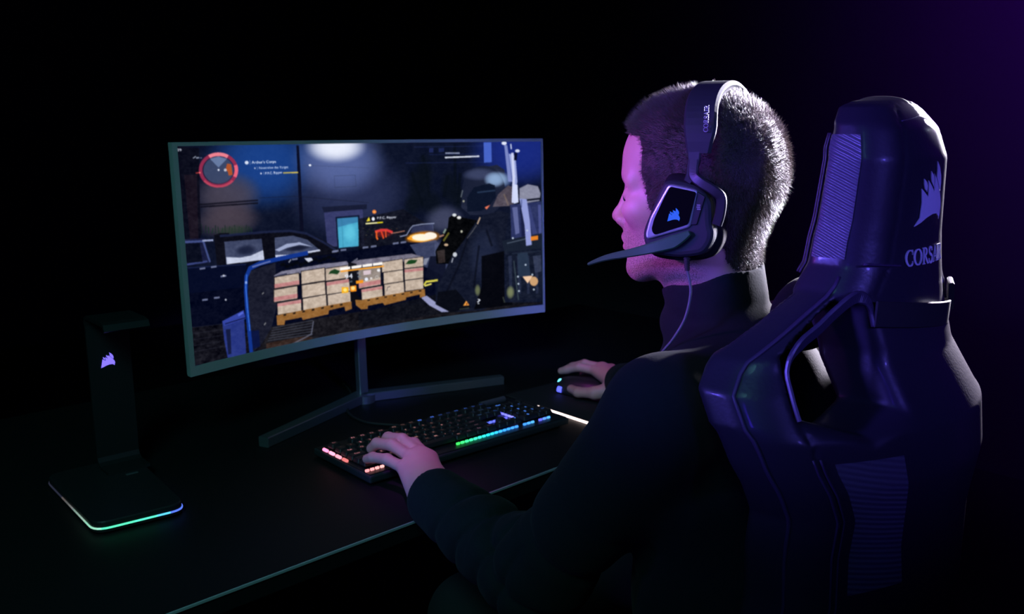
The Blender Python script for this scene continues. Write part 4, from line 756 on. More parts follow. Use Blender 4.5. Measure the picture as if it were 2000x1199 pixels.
('p',[(127.7,72.4),(126.2,73.5),(124.6,74.5),(123.0,75.5),(121.4,76.5),(119.6,77.3),(117.9,78.2),(116.1,78.9),(114.2,79.6),(112.3,80.3),(110.4,80.9),(108.4,81.4),(106.4,81.8),(104.4,82.2),(102.4,82.6),(100.3,82.8),(98.3,83.0),(96.2,83.1),(94.1,83.2),(92.1,83.2),(90.0,83.1),(88.0,83.0),(85.9,82.8),(83.9,82.5),(81.9,82.2),(79.9,81.8),(78.0,81.3),(76.0,80.8),(74.1,80.2),(72.3,79.6),(70.5,78.9),(68.7,78.2),(67.0,77.3),(65.4,76.5),(63.7,75.6),(62.2,74.6),(60.7,73.6),(59.3,72.6),(57.9,71.5),(56.6,70.3),(55.4,69.1),(59.9,66.7),(61.0,67.8),(62.1,68.8),(63.3,69.7),(64.6,70.7),(65.9,71.5),(67.2,72.4),(68.7,73.2),(70.1,73.9),(71.6,74.6),(73.2,75.3),(74.8,75.9),(76.4,76.5),(78.1,77.0),(79.8,77.4),(81.5,77.8),(83.2,78.2),(85.0,78.5),(86.8,78.7),(88.6,78.9),(90.4,79.0),(92.2,79.0),(94.0,79.0),(95.8,79.0),(97.7,78.9),(99.5,78.7),(101.3,78.5),(103.1,78.2),(104.8,77.8),(106.6,77.4),(108.3,77.0),(110.0,76.5),(111.7,75.9),(113.3,75.3),(114.9,74.6),(116.4,73.9),(117.9,73.1),(119.4,72.3),(120.8,71.4),(122.2,70.5),(123.5,69.5)],(190,70,95),0.9,0),
('p',[(129.4,49.9),(128.6,54.1),(126.9,58.1),(124.3,61.9),(121.0,65.4),(117.0,68.5),(112.4,71.0),(107.4,73.0),(102.0,74.3),(96.4,75.0),(90.7,75.1),(85.2,74.5),(79.8,73.3),(74.8,71.5),(70.2,69.1),(66.3,66.2),(63.0,63.0),(60.4,59.3),(58.6,55.5),(57.7,51.4),(57.7,47.3),(58.5,43.3),(60.1,39.3),(62.6,35.6),(65.8,32.2),(69.7,29.2),(74.2,26.7),(79.1,24.6),(84.4,23.2),(89.9,22.4),(95.5,22.2),(101.1,22.6),(106.5,23.7),(111.6,25.5),(116.3,27.8),(120.4,30.6),(123.8,33.9),(126.5,37.6),(128.3,41.5),(129.3,45.7),(129.4,49.9)],(62,76,108),0.85,0),
('p',[(74.8,26.0),(95.6,22.0),(115.7,27.1),(93.6,43.8)],(108,128,168),0.9,0),
('p',[(114.9,36.6),(124.7,38.0),(126.7,59.4),(116.9,60.7),(115.5,52.6),(110.1,49.2)],(176,84,44),1,0),
('p',[(95.7,48.5),(95.7,48.8),(95.6,49.1),(95.4,49.3),(95.2,49.6),(94.9,49.8),(94.6,50.0),(94.3,50.1),(94.0,50.2),(93.6,50.3),(93.2,50.3),(92.9,50.3),(92.5,50.2),(92.2,50.1),(91.9,49.9),(91.7,49.7),(91.5,49.4),(91.3,49.2),(91.2,48.9),(91.1,48.6),(91.1,48.3),(91.2,48.0),(91.3,47.7),(91.4,47.5),(91.7,47.2),(91.9,47.0),(92.2,46.8),(92.5,46.7),(92.9,46.6),(93.2,46.5),(93.6,46.5),(93.9,46.5),(94.3,46.6),(94.6,46.8),(94.9,46.9),(95.2,47.1),(95.4,47.4),(95.5,47.6),(95.7,47.9),(95.7,48.2),(95.7,48.5)],(235,240,255),1,0),
('p',[(113.2,49.3),(113.2,49.8),(113.0,50.2),(112.7,50.6),(112.4,51.0),(112.0,51.4),(111.5,51.7),(111.0,51.9),(110.5,52.0),(109.9,52.1),(109.3,52.2),(108.8,52.1),(108.2,52.0),(107.7,51.8),(107.3,51.5),(106.9,51.2),(106.5,50.8),(106.3,50.4),(106.1,50.0),(106.0,49.5),(106.0,49.1),(106.1,48.6),(106.3,48.2),(106.5,47.7),(106.8,47.3),(107.2,47.0),(107.7,46.7),(108.2,46.5),(108.7,46.3),(109.3,46.2),(109.9,46.2),(110.4,46.3),(111.0,46.4),(111.5,46.6),(112.0,46.9),(112.4,47.2),(112.7,47.5),(113.0,48.0),(113.1,48.4),(113.2,48.9),(113.2,49.3)],(190,190,205),1,0),
('l',[(39.2,52.6),(50.5,51.8)],2.09,(190,60,60),1),
('p',[(49.9,52.2),(49.9,52.5),(49.8,52.7),(49.7,53.0),(49.5,53.2),(49.3,53.4),(49.1,53.5),(48.9,53.7),(48.6,53.7),(48.3,53.8),(48.0,53.8),(47.8,53.8),(47.5,53.7),(47.3,53.6),(47.1,53.5),(46.9,53.3),(46.7,53.1),(46.6,52.8),(46.5,52.6),(46.5,52.3),(46.5,52.1),(46.5,51.8),(46.6,51.6),(46.7,51.4),(46.9,51.1),(47.1,50.9),(47.3,50.8),(47.6,50.7),(47.8,50.6),(48.1,50.5),(48.4,50.5),(48.6,50.5),(48.9,50.6),(49.1,50.7),(49.4,50.9),(49.5,51.0),(49.7,51.2),(49.8,51.5),(49.9,51.7),(50.0,52.0),(49.9,52.2)],(250,120,120),1,0),
('t','129',(-3.1,5.1),(9.9,5.3),4.8,(235,240,255),1),
('l',[(35.7,23.8),(42.2,20.7)],1.82,(200,210,230),0.8),
('l',[(43.2,23.6),(49.4,23.3)],2.61,(170,180,205),0.8),
('l',[(51.9,23.8),(56.4,23.7)],1.3,(160,170,200),0.7),
('p',[(168.2,36.2),(168.1,36.8),(167.9,37.4),(167.5,37.9),(167.1,38.4),(166.6,38.8),(166.0,39.2),(165.3,39.4),(164.6,39.6),(163.8,39.8),(163.1,39.8),(162.3,39.7),(161.6,39.6),(160.9,39.3),(160.3,39.0),(159.8,38.6),(159.3,38.2),(159.0,37.7),(158.7,37.1),(158.6,36.5),(158.6,36.0),(158.7,35.4),(158.9,34.8),(159.3,34.3),(159.7,33.8),(160.2,33.4),(160.8,33.1),(161.5,32.8),(162.2,32.6),(162.9,32.5),(163.7,32.4),(164.4,32.5),(165.2,32.7),(165.8,32.9),(166.5,33.2),(167.0,33.6),(167.5,34.1),(167.8,34.6),(168.0,35.1),(168.2,35.7),(168.2,36.2)],(215,225,245),1,0),
('l',[(171.5,31.8),(171.6,40.5)],1.04,(235,240,255),0.6),
('t',"Arthur's Corps",(175.4,33.4),(237.0,33.0),6.9,(235,240,255),1),
('t','Neutralize the Target',(193.3,45.7),(268.4,46.2),5.7,(205,215,240),1),
('t','P.F.C. Ripper',(208.2,56.8),(251.9,56.5),6.2,(215,222,245),1),
('l',[(255.0,60.2),(293.6,60.4)],2.87,(205,185,85),1),
('p',[(184.9,48.1),(184.9,48.3),(184.8,48.5),(184.7,48.8),(184.5,49.0),(184.3,49.1),(184.1,49.3),(183.8,49.4),(183.5,49.5),(183.2,49.5),(182.9,49.5),(182.6,49.5),(182.4,49.4),(182.1,49.3),(181.9,49.2),(181.6,49.1),(181.5,48.9),(181.3,48.7),(181.2,48.4),(181.2,48.2),(181.2,48.0),(181.2,47.7),(181.3,47.5),(181.4,47.3),(181.6,47.1),(181.8,46.9),(182.1,46.7),(182.3,46.6),(182.6,46.5),(182.9,46.5),(183.2,46.5),(183.5,46.5),(183.8,46.6),(184.0,46.7),(184.3,46.8),(184.5,47.0),(184.7,47.2),(184.8,47.4),(184.9,47.6),(184.9,47.8),(184.9,48.1)],(235,240,255),0.8,0),
('p',[(199.8,59.4),(199.7,59.6),(199.6,59.9),(199.5,60.1),(199.3,60.4),(199.0,60.6),(198.8,60.7),(198.4,60.9),(198.1,61.0),(197.8,61.0),(197.4,61.0),(197.1,61.0),(196.8,60.9),(196.5,60.8),(196.2,60.6),(196.0,60.5),(195.7,60.2),(195.6,60.0),(195.5,59.7),(195.4,59.5),(195.4,59.2),(195.5,58.9),(195.6,58.7),(195.7,58.4),(195.9,58.2),(196.2,58.0),(196.4,57.8),(196.7,57.7),(197.1,57.6),(197.4,57.5),(197.7,57.5),(198.1,57.5),(198.4,57.6),(198.7,57.7),(199.0,57.9),(199.2,58.1),(199.4,58.3),(199.6,58.5),(199.7,58.8),(199.8,59.1),(199.8,59.4)],(235,240,255),0.9,0),
('l',[(188.7,45.4),(189.0,51.3)],1.04,(235,240,255),0.5),
('l',[(204.4,56.2),(205.0,62.4)],1.04,(235,240,255),0.5),
('p',[(330.5,46.2),(330.4,46.5),(330.2,46.9),(330.0,47.2),(329.7,47.5),(329.3,47.8),(328.9,48.0),(328.4,48.2),(327.9,48.3),(327.4,48.4),(326.8,48.4),(326.3,48.3),(325.8,48.2),(325.3,48.1),(324.8,47.9),(324.5,47.6),(324.1,47.4),(323.9,47.0),(323.7,46.7),(323.6,46.4),(323.6,46.0),(323.6,45.6),(323.8,45.3),(324.0,45.0),(324.3,44.7),(324.7,44.4),(325.1,44.2),(325.6,44.0),(326.1,43.9),(326.6,43.8),(327.2,43.8),(327.7,43.8),(328.2,43.9),(328.7,44.1),(329.2,44.3),(329.6,44.5),(329.9,44.8),(330.2,45.1),(330.3,45.5),(330.4,45.8),(330.5,46.2)],(240,245,255),1,0),
('l',[(-7.9,120.0),(-6.4,125.2)],1.56,(190,200,215),0.8),
('l',[(-2.0,117.3),(-0.4,121.1)],1.56,(190,200,215),0.8),
('p',[(432.6,278.5),(513.8,282.1),(508.7,311.5),(425.0,319.4),(419.5,296.5)],(60,60,70),0.35,0),
('p',[(418.2,290.9),(438.7,290.9),(445.6,318.9),(421.5,320.4)],(16,18,26),0.9,0),
('p',[(394.3,278.0),(423.2,277.8),(422.9,284.0),(393.9,284.2)],(255,250,245),1,0),
('p',[(426.7,277.8),(455.9,277.5),(455.5,283.7),(426.3,284.0)],(255,250,245),1,0),
('p',[(458.5,277.4),(486.2,277.0),(485.8,283.4),(458.1,283.7)],(255,250,245),1,0),
('p',[(488.8,277.0),(516.2,276.6),(515.9,282.9),(488.4,283.3)],(255,250,245),1,0),
('p',[(394.7,284.9),(519.8,284.8),(520.5,288.4),(394.8,288.4)],(250,165,50),1,0),
('t','94',(406.3,294.9),(427.8,294.9),10.7,(235,240,255),1),
('p',[(437.4,313.1),(458.1,312.6),(458.7,319.7),(437.8,320.2)],(245,150,30),1,0),
('p',[(396.0,323.0),(415.2,325.2),(414.4,337.7),(395.6,336.8)],(250,180,30),1,0),
('p',[(410.9,331.0),(410.8,331.6),(410.5,332.3),(410.2,332.8),(409.7,333.3),(409.1,333.7),(408.4,334.1),(407.7,334.3),(406.9,334.5),(406.0,334.5),(405.2,334.5),(404.3,334.3),(403.5,334.1),(402.7,333.7),(402.0,333.3),(401.4,332.8),(400.9,332.3),(400.5,331.7),(400.2,331.0),(400.0,330.4),(400.0,329.7),(400.1,329.1),(400.4,328.5),(400.7,327.9),(401.2,327.4),(401.8,327.0),(402.5,326.6),(403.2,326.4),(404.0,326.2),(404.8,326.2),(405.7,326.2),(406.5,326.4),(407.4,326.6),(408.1,327.0),(408.8,327.4),(409.5,327.9),(410.0,328.4),(410.4,329.1),(410.7,329.7),(410.8,330.3),(410.9,331.0)],(255,235,130),1,0),
('p',[(419.9,323.3),(437.6,323.6),(437.3,336.9),(420.1,336.7)],(250,150,30),1,0),
('p',[(433.6,329.6),(433.5,330.3),(433.3,331.0),(432.9,331.6),(432.4,332.1),(431.8,332.6),(431.1,333.0),(430.4,333.2),(429.6,333.4),(428.7,333.5),(427.9,333.4),(427.0,333.3),(426.2,333.0),(425.4,332.7),(424.7,332.2),(424.1,331.7),(423.6,331.1),(423.2,330.4),(422.9,329.8),(422.7,329.1),(422.7,328.4),(422.8,327.7),(423.0,327.0),(423.4,326.4),(423.9,325.9),(424.5,325.4),(425.2,325.0),(425.9,324.7),(426.7,324.6),(427.6,324.5),(428.4,324.5),(429.3,324.7),(430.1,325.0),(430.9,325.3),(431.6,325.8),(432.2,326.3),(432.7,326.9),(433.1,327.5),(433.4,328.2),(433.6,328.9),(433.6,329.6)],(255,225,140),1,0),
('p',[(472.8,313.2),(472.7,313.8),(472.5,314.3),(472.2,314.9),(471.7,315.4),(471.2,315.8),(470.5,316.1),(469.8,316.4),(469.0,316.5),(468.2,316.6),(467.4,316.5),(466.6,316.4),(465.8,316.2),(465.1,315.9),(464.4,315.5),(463.8,315.0),(463.3,314.5),(462.9,313.9),(462.7,313.3),(462.5,312.7),(462.5,312.0),(462.6,311.4),(462.8,310.9),(463.2,310.3),(463.6,309.9),(464.2,309.4),(464.8,309.1),(465.5,308.9),(466.3,308.7),(467.1,308.6),(467.9,308.7),(468.7,308.8),(469.5,309.0),(470.2,309.4),(470.9,309.8),(471.5,310.2),(472.0,310.7),(472.4,311.3),(472.7,311.9),(472.8,312.5),(472.8,313.2)],(235,240,255),1,0),
('p',[(485.1,312.2),(485.0,312.6),(484.9,313.0),(484.6,313.4),(484.3,313.8),(483.9,314.1),(483.5,314.3),(483.0,314.5),(482.5,314.6),(482.0,314.7),(481.5,314.6),(480.9,314.6),(480.4,314.4),(479.9,314.2),(479.4,313.9),(479.1,313.6),(478.7,313.2),(478.5,312.8),(478.3,312.3),(478.2,311.9),(478.2,311.5),(478.2,311.0),(478.4,310.6),(478.6,310.2),(478.9,309.9),(479.3,309.6),(479.7,309.3),(480.2,309.2),(480.7,309.0),(481.2,309.0),(481.8,309.0),(482.3,309.1),(482.8,309.3),(483.3,309.5),(483.8,309.8),(484.2,310.1),(484.5,310.5),(484.8,310.9),(485.0,311.3),(485.1,311.7),(485.1,312.2)],(230,225,225),0.9,0),
('p',[(503.1,311.7),(503.0,312.3),(502.8,312.9),(502.5,313.4),(502.0,313.9),(501.5,314.3),(500.9,314.7),(500.2,314.9),(499.5,315.1),(498.8,315.1),(498.0,315.1),(497.3,315.0),(496.5,314.8),(495.8,314.5),(495.2,314.1),(494.6,313.6),(494.2,313.1),(493.8,312.5),(493.5,311.9),(493.4,311.3),(493.4,310.6),(493.5,310.0),(493.7,309.4),(494.0,308.9),(494.4,308.4),(494.9,308.0),(495.5,307.7),(496.2,307.4),(496.9,307.2),(497.7,307.2),(498.5,307.2),(499.2,307.3),(499.9,307.5),(500.6,307.9),(501.3,308.2),(501.8,308.7),(502.3,309.2),(502.7,309.8),(502.9,310.4),(503.1,311.0),(503.1,311.7),(501.5,311.5),(501.5,311.1),(501.4,310.6),(501.2,310.2),(501.0,309.9),(500.7,309.5),(500.3,309.2),(499.9,308.9),(499.4,308.7),(498.9,308.6),(498.4,308.5),(497.9,308.4),(497.4,308.5),(496.9,308.6),(496.4,308.8),(496.0,309.0),(495.6,309.3),(495.4,309.6),(495.1,310.0),(495.0,310.4),(494.9,310.8),(494.9,311.2),(495.0,311.7),(495.2,312.1),(495.5,312.5),(495.8,312.8),(496.2,313.1),(496.6,313.4),(497.1,313.6),(497.6,313.8),(498.1,313.8),(498.6,313.9),(499.1,313.8),(499.6,313.7),(500.1,313.5),(500.5,313.3),(500.8,313.0),(501.1,312.7),(501.3,312.3),(501.5,311.9),(501.5,311.5)],(210,205,205),0.9,0),
('p',[(459.3,292.3),(481.9,291.8),(481.3,301.6),(460.5,302.3)],(225,205,215),0.9,0),
('p',[(509.2,295.6),(509.1,296.1),(508.9,296.6),(508.6,297.1),(508.2,297.5),(507.7,297.9),(507.1,298.2),(506.4,298.4),(505.7,298.5),(504.9,298.6),(504.2,298.5),(503.4,298.4),(502.7,298.2),(502.0,297.9),(501.4,297.6),(500.8,297.2),(500.3,296.7),(499.9,296.2),(499.7,295.7),(499.5,295.2),(499.5,294.6),(499.6,294.1),(499.8,293.6),(500.1,293.2),(500.5,292.7),(501.1,292.4),(501.7,292.1),(502.3,291.9),(503.0,291.8),(503.8,291.7),(504.5,291.7),(505.3,291.8),(506.0,292.0),(506.7,292.3),(507.4,292.7),(507.9,293.1),(508.4,293.5),(508.8,294.0),(509.1,294.5),(509.2,295.1),(509.2,295.6)],(240,240,245),1,0),
('l',[(442.7,295.5),(450.5,295.3)],3.8,(150,155,165),0.8),
('l',[(444.0,304.0),(450.9,303.8)],3.8,(110,125,135),0.8),
('l',[(419.3,313.2),(426.2,313.1)],3.8,(90,100,110),0.8),
('p',[(753.3,408.3),(763.3,396.6),(772.0,409.1)],(240,160,70),1,0),
('p',[(766.9,405.1),(766.9,405.5),(766.8,405.9),(766.6,406.3),(766.4,406.7),(766.1,407.0),(765.8,407.2),(765.5,407.4),(765.1,407.5),(764.7,407.6),(764.3,407.6),(764.0,407.5),(763.6,407.4),(763.2,407.2),(762.9,406.9),(762.6,406.6),(762.4,406.2),(762.2,405.9),(762.1,405.4),(762.0,405.0),(762.0,404.6),(762.0,404.1),(762.1,403.7),(762.3,403.3),(762.5,403.0),(762.8,402.7),(763.1,402.4),(763.4,402.2),(763.8,402.1),(764.1,402.0),(764.5,402.1),(764.9,402.1),(765.3,402.3),(765.6,402.5),(766.0,402.7),(766.3,403.0),(766.5,403.4),(766.7,403.8),(766.8,404.2),(766.9,404.6),(766.9,405.1)],(150,70,30),1,0),
('t','?',(796.8,395.3),(805.6,396.2),13.0,(235,240,255),1),
('l',[(742.0,416.3),(771.0,416.0)],2.63,(60,70,60),0.8),
]
# ------------------------------------------------------------------ the room
def slab(name, x0, x1, y0, y1, z0, z1, m):
    bm = bmesh.new(); box(bm, x0, x1, y0, y1, z0, z1); return struct(bm_obj(name, bm, m))
slab('floor', -3.0, 3.6, -2.6, 6.0, -.1, 0, M['floor'])
slab('ceiling', -3.0, 3.6, -2.6, 6.0, 2.8, 2.9, M['wall'])
slab('wall_back', -3.0, 3.6, 6.0, 6.1, 0, 2.8, M['wall'])
slab('wall_right', 3.6, 3.7, -2.6, 6.1, 0, 2.8, M['wall'])
# ------------------------------------------------------------------ desk
desk = thing('desk', 'wide black desk carrying the monitor, keyboard, mouse and headset stand', 'desk', (.75, 1.488, 0), math.radians(2.4))
bm = bmesh.new(); box(bm, -1.15, 1.35, -.475, .46, .722, .75, .002)
bm_obj('desktop', bm, M['desk'], desk)
bm = bmesh.new(); box(bm, -1.15, 1.35, -.4770, -.4745, .7462, .7502, .0006)
bm_obj('edge_glint', bm, M['deskedge'], desk)  # thin pale strip, painted highlight where the front chamfer catches light
for sx in (-1.05, 1.25):
    for sy in (-.36, .38):
        bm = bmesh.new(); box(bm, sx-.03, sx+.03, sy-.03, sy+.03, 0, .722, .004); bm_obj('leg', bm, M['darkmetal'], desk)
bm = bmesh.new()
box(bm, -1.02, 1.22, .36, .40, .60, .70, .003); bm_obj('crossbar', bm, M['darkmetal'], desk)
DT = .75
# ------------------------------------------------------------------ monitor
XC, HW, YB, SAG, ZB, ZT, TILT = 1.0, .4175, 1.474, .055, .894, 1.287, .028
S0, S1, V0, V1 = -.976, .992, .911, 1.2808
mon = thing('monitor', 'wide curved monitor on a splayed metal foot showing a night street scene', 'monitor', (XC, 1.56, DT))
mo = Vector((XC, 1.56, DT))
def mp(s, z, dy=0.0):
    return Vector((XC+HW*s, YB+SAG*(1-s*s)+TILT*(z-ZB)+dy, z))-mo
def curved_panel(bm, s0, s1, z0, z1, y0, y1, ns=48):
    """closed slab following the screen's curve, y0 front and y1 back offsets"""
    rows = []
    for i in range(ns+1):
        s = s0+(s1-s0)*i/ns
        rows.append([bm.verts.new(mp(s, z0, y0)), bm.verts.new(mp(s, z1, y0)), bm.verts.new(mp(s, z1, y1)), bm.verts.new(mp(s, z0, y1))])
    for A, B in zip(rows, rows[1:]):
        for k in range(4): bm.faces.new((A[k], A[(k+1) % 4], B[(k+1) % 4], B[k]))
    bm.faces.new(rows[0][::-1]); bm.faces.new(rows[-1])
bm = bmesh.new()
curved_panel(bm, -.998, .998, ZB+.002, ZT-.002, .002, .016)
curved_panel(bm, -.72, .72, ZB+.05, ZT-.05, .016, .040)
bm_obj('rear_housing', bm, M['blackplastic'], mon)
bm = bmesh.new()
curved_panel(bm, -1, 1, ZB, V0, -.003, .012); curved_panel(bm, -1, 1, V1, ZT, -.003, .012)
curved_panel(bm, -1, S0, V0, V1, -.003, .012, 2); curved_panel(bm, S1, 1, V0, V1, -.003, .012, 2)
bz = bm_obj('bezel', bm, M['bezel'], mon); bz['label'] = 'slim grey bezel with a deeper lower edge'
# the picture on the screen: painted into a colour attribute that the panel emits
W_, H_ = 1000, 430
img = np.zeros((H_, W_, 3)); rs = np.random.RandomState(3)
def smooth_noise(sx, sy, amp, fine=.5):
    a = rs.rand(H_//sy+3, W_//sx+3); yy = np.linspace(0, a.shape[0]-2.001, H_); xx = np.linspace(0, a.shape[1]-2.001, W_)
    yi = yy.astype(int); xi = xx.astype(int); fy = (yy-yi)[:, None]; fx = (xx-xi)[None]
    A = a[yi][:, xi]*(1-fx)*(1-fy)+a[yi][:, xi+1]*fx*(1-fy)+a[yi+1][:, xi]*(1-fx)*fy+a[yi+1][:, xi+1]*fx*fy
    return (A-.5)*amp
NZ = smooth_noise(5, 3, 2.)+smooth_noise(14, 9, 1.6)+smooth_noise(2, 2, .7)
YY, XX = np.mgrid[0:H_, 0:W_]
img[:] = np.array([13., 19, 40])
img += NZ[..., None]*2.0
def fill(pts):
    """supersampled even-odd polygon coverage"""
    P = np.array(pts, float); x0 = max(int(P[:, 0].min())-1, 0); x1 = min(int(P[:, 0].max())+2, W_); y0 = max(int(P[:, 1].min())-1, 0); y1 = min(int(P[:, 1].max())+2, H_)
    if x1 <= x0 or y1 <= y0: return None
    ss = 2; xs = x0+(np.arange((x1-x0)*ss)+.5)/ss; ys = y0+(np.arange((y1-y0)*ss)+.5)/ss
    ins = np.zeros((len(ys), len(xs)), bool)
    for i in range(len(P)):
        (ax, ay), (bx, by) = P[i-1], P[i]
        if ay == by: continue
        row = (ys >= min(ay, by)) & (ys < max(ay, by))
        xc = ax+(ys[row]-ay)*(bx-ax)/(by-ay)
        ins[row] ^= xs[None, :] < xc[:, None]
    cv = ins.reshape(y1-y0, ss, x1-x0, ss).mean((1, 3))
    return x0, x1, y0, y1, cv
def comp(r, c, a=1., n=0):
    if r is None: return
    x0, x1, y0, y1, cv = r; col = np.array(c, float)+ (NZ[y0:y1, x0:x1, None]*n if n else 0)
    al = (cv*a)[..., None]; img[y0:y1, x0:x1] = img[y0:y1, x0:x1]*(1-al)+col*al
for o in SCREEN_OPS:
    if o[0] == 'p': comp(fill(o[1]), o[2], o[3], o[4])
    elif o[0] == 'l':
        L = np.array(o[1], float); w = o[2]/2; acc = None
        for (a, b) in zip(L, L[1:]):
            d = b-a; l = np.hypot(*d)+1e-9; nrm = np.array([-d[1], d[0]])/l*w; e = d/l*w*.4
            comp(fill([a-e+nrm, b+e+nrm, b+e-nrm, a-e-nrm]), o[3], o[4])
    elif o[0] == 'g':
        _, u, v, rx, ry, c, a, p = o
        q = np.clip(1-((XX-u)/rx)**2-((YY-v)/ry)**2, 0, 1); q = (q*q*(3-2*q))**(p*.75)*a
        img = img*(1-q[..., None])+np.array(c, float)*q[..., None]
    elif o[0] == 't':
        _, s, p0, p1, h, c, a = o
        V, F = text_mesh(s, 1.0); V = np.array(V); mn = V.min(0); mx_ = V.max(0)
        U = (V[:, 0]-mn[0])/(mx_[0]-mn[0]); T = (V[:, 1]-mn[1])/(mx_[1]-mn[1])
        X = p0[0]+(p1[0]-p0[0])*U; Y = p0[1]+(p1[1]-p0[1])*U+h*(1-T)
        for f in F:
            for dx_ in (0, .9): comp(fill([(X[i]+dx_, Y[i]) for i in f]), c, a)
img += NZ[..., None]*1.5+(rs.rand(H_, W_, 1)-.5)*3
k = np.array([1, 2, 1])/4.
for ax in (0, 1): img = (np.roll(img, 1, ax)+2*img+np.roll(img, -1, ax))/4
img = np.clip(img, 0, 255)/255.
lin = np.where(img < .04045, img/12.92, ((img+.055)/1.055)**2.4)
uu = np.linspace(0, 1, W_); vv = np.linspace(0, 1, H_)
S = S0+(S1-S0)*uu[None, :]+0*vv[:, None]; Z = V1+(V0-V1)*vv[:, None]+0*uu[None, :]
Y = YB+SAG*(1-S*S)+TILT*(Z-ZB)-.0006
V = np.stack([XC+HW*S-mo.x, Y-mo.y, Z-mo.z], -1).reshape(-1, 3)
idx = np.arange(W_*H_).reshape(H_, W_)
F = np.stack([idx[:-1, :-1], idx[1:, :-1], idx[1:, 1:], idx[:-1, 1:]], -1).reshape(-1, 4)
ms = bpy.data.materials.new('screen_picture'); ms.use_nodes = True; nt = ms.node_tree; nt.nodes.clear()
ou = nt.nodes.new('ShaderNodeOutputMaterial'); em = nt.nodes.new('ShaderNodeEmission'); at = nt.nodes.new('ShaderNodeAttribute'); at.attribute_name = 'picture'
em.inputs[1].default_value = 1.0
nt.links.new(at.outputs['Color'], em.inputs[0]); nt.links.new(em.outputs[0], ou.inputs[0])
scr = mesh_obj('screen', V, F, ms, mon)
ca = scr.data.color_attributes.new('picture', 'FLOAT_COLOR', 'POINT')
ca.data.foreach_set('color', np.concatenate([lin.reshape(-1, 3), np.ones((W_*H_, 1))], 1).astype(np.float32).ravel())
# stand
bm = bmesh.new(); strip(bm, [Vector((-.021, .004, .014)), Vector((-.021, .010, .20)), Vector((-.02, .006, .36))], .020, .016, (0, 1, 0))
bm_obj('post', bm, M['satinmetal'], mon)
bm = bmesh.new(); box(bm, -.10, .06, -.012, .018, .30, .42, .006); bm_obj('bracket', bm, M['darkmetal'], mon)
for ex, ey in ((.694, 1.442), (1.281, 1.466)):
    bm = bmesh.new(); a = Vector((-.021, .004, .0095)); e = Vector((ex, ey, DT))-mo; e.z = .0095
    mid = a.lerp(e, .12); strip(bm, [a, mid, a.lerp(e, .6), e], [.034, .030, .026, .022], .019, (0, 0, 1))
    bm_obj('foot', bm, M['satinmetal'], mon)
bm = bmesh.new(); tube(bm, [(-.021, -.001, 0), (-.021, -.001, .016)], .024, 24); bm_obj('hub', bm, M['satinmetal'], mon)
# cable dropping from the monitor to the desk
# ------------------------------------------------------------------ keyboard
kb = thing('keyboard', 'black full-size keyboard with multicolour key lights under the left hand', 'keyboard', (.96, 1.25, DT))
ko = Vector((.96, 1.25, DT))
bm = bmesh.new(); box(bm, .735-ko.x, 1.184-ko.x, 1.160-ko.y, 1.338-ko.y, .004, .017, .003); bm_obj('case', bm, M['matteplastic'], kb)
bm = bmesh.new(); box(bm, .738-ko.x, 1.181-ko.x, 1.165-ko.y, 1.334-ko.y, .0172, .0182, .0004); bm_obj('top_plate', bm, M['darkmetal'], kb)
for sx in (-.19, .20):
    for sy in (-.07, .075):
        bm = bmesh.new(); box(bm, sx-.015, sx+.015, sy-.005, sy+.005, 0, .0045, .001); bm_obj('foot', bm, M['rubber'], kb)
bm = bmesh.new(); tube(bm, [(1.098-ko.x, 1.322-ko.y, .022), (1.160-ko.x, 1.322-ko.y, .022)], .0062, 24); bm_obj('volume_roller', bm, M['satinmetal'], kb)
U = .01905
rows = [
 [('Esc',1,0),('F1',1,2),('F2',1,3),('F3',1,4),('F4',1,5),('F5',1,6.5),('F6',1,7.5),('F7',1,8.5),('F8',1,9.5),('F9',1,11),('F10',1,12),('F11',1,13),('F12',1,14),('Prt',1,15.25),('Scr',1,16.25),('Brk',1,17.25)],
 [(c,1,i) for i, c in enumerate('`1234567890-=')]+[('Back',2,13),('Ins',1,15.25),('Hm',1,16.25),('Pg',1,17.25),('Num',1,18.5),('/',1,19.5),('*',1,20.5),('-',1,21.5)],
 [('Tab',1.5,0)]+[(c,1,1.5+i) for i, c in enumerate('QWERTYUIOP[]')]+[('\\',1.5,13.5),('Del',1,15.25),('End',1,16.25),('Pg',1,17.25),('7',1,18.5),('8',1,19.5),('9',1,20.5),('+',1,21.5,2)],
 [('Caps',1.75,0)]+[(c,1,1.75+i) for i, c in enumerate("ASDFGHJKL;'")]+[('Enter',2.25,12.75),('4',1,18.5),('5',1,19.5),('6',1,20.5)],
 [('Shift',2.25,0)]+[(c,1,2.25+i) for i, c in enumerate('ZXCVBNM,./')]+[('Shift',2.75,12.25),('^',1,16.25),('1',1,18.5),('2',1,19.5),('3',1,20.5),('Ent',1,21.5,2)],
 [('Ctrl',1.25,0),('Win',1.25,1.25),('Alt',1.25,2.5),('',6.25,3.75),('Alt',1.25,10),('Win',1.25,11.25),('Fn',1.25,12.5),('Ctrl',1.25,13.75),('<',1,15.25),('v',1,16.25),('>',1,17.25),('0',2,18.5),('.',1,20.5)],
]
rowy = [1.3010, 1.2775, 1.2585, 1.2395, 1.2205, 1.2015]
kmesh = {}
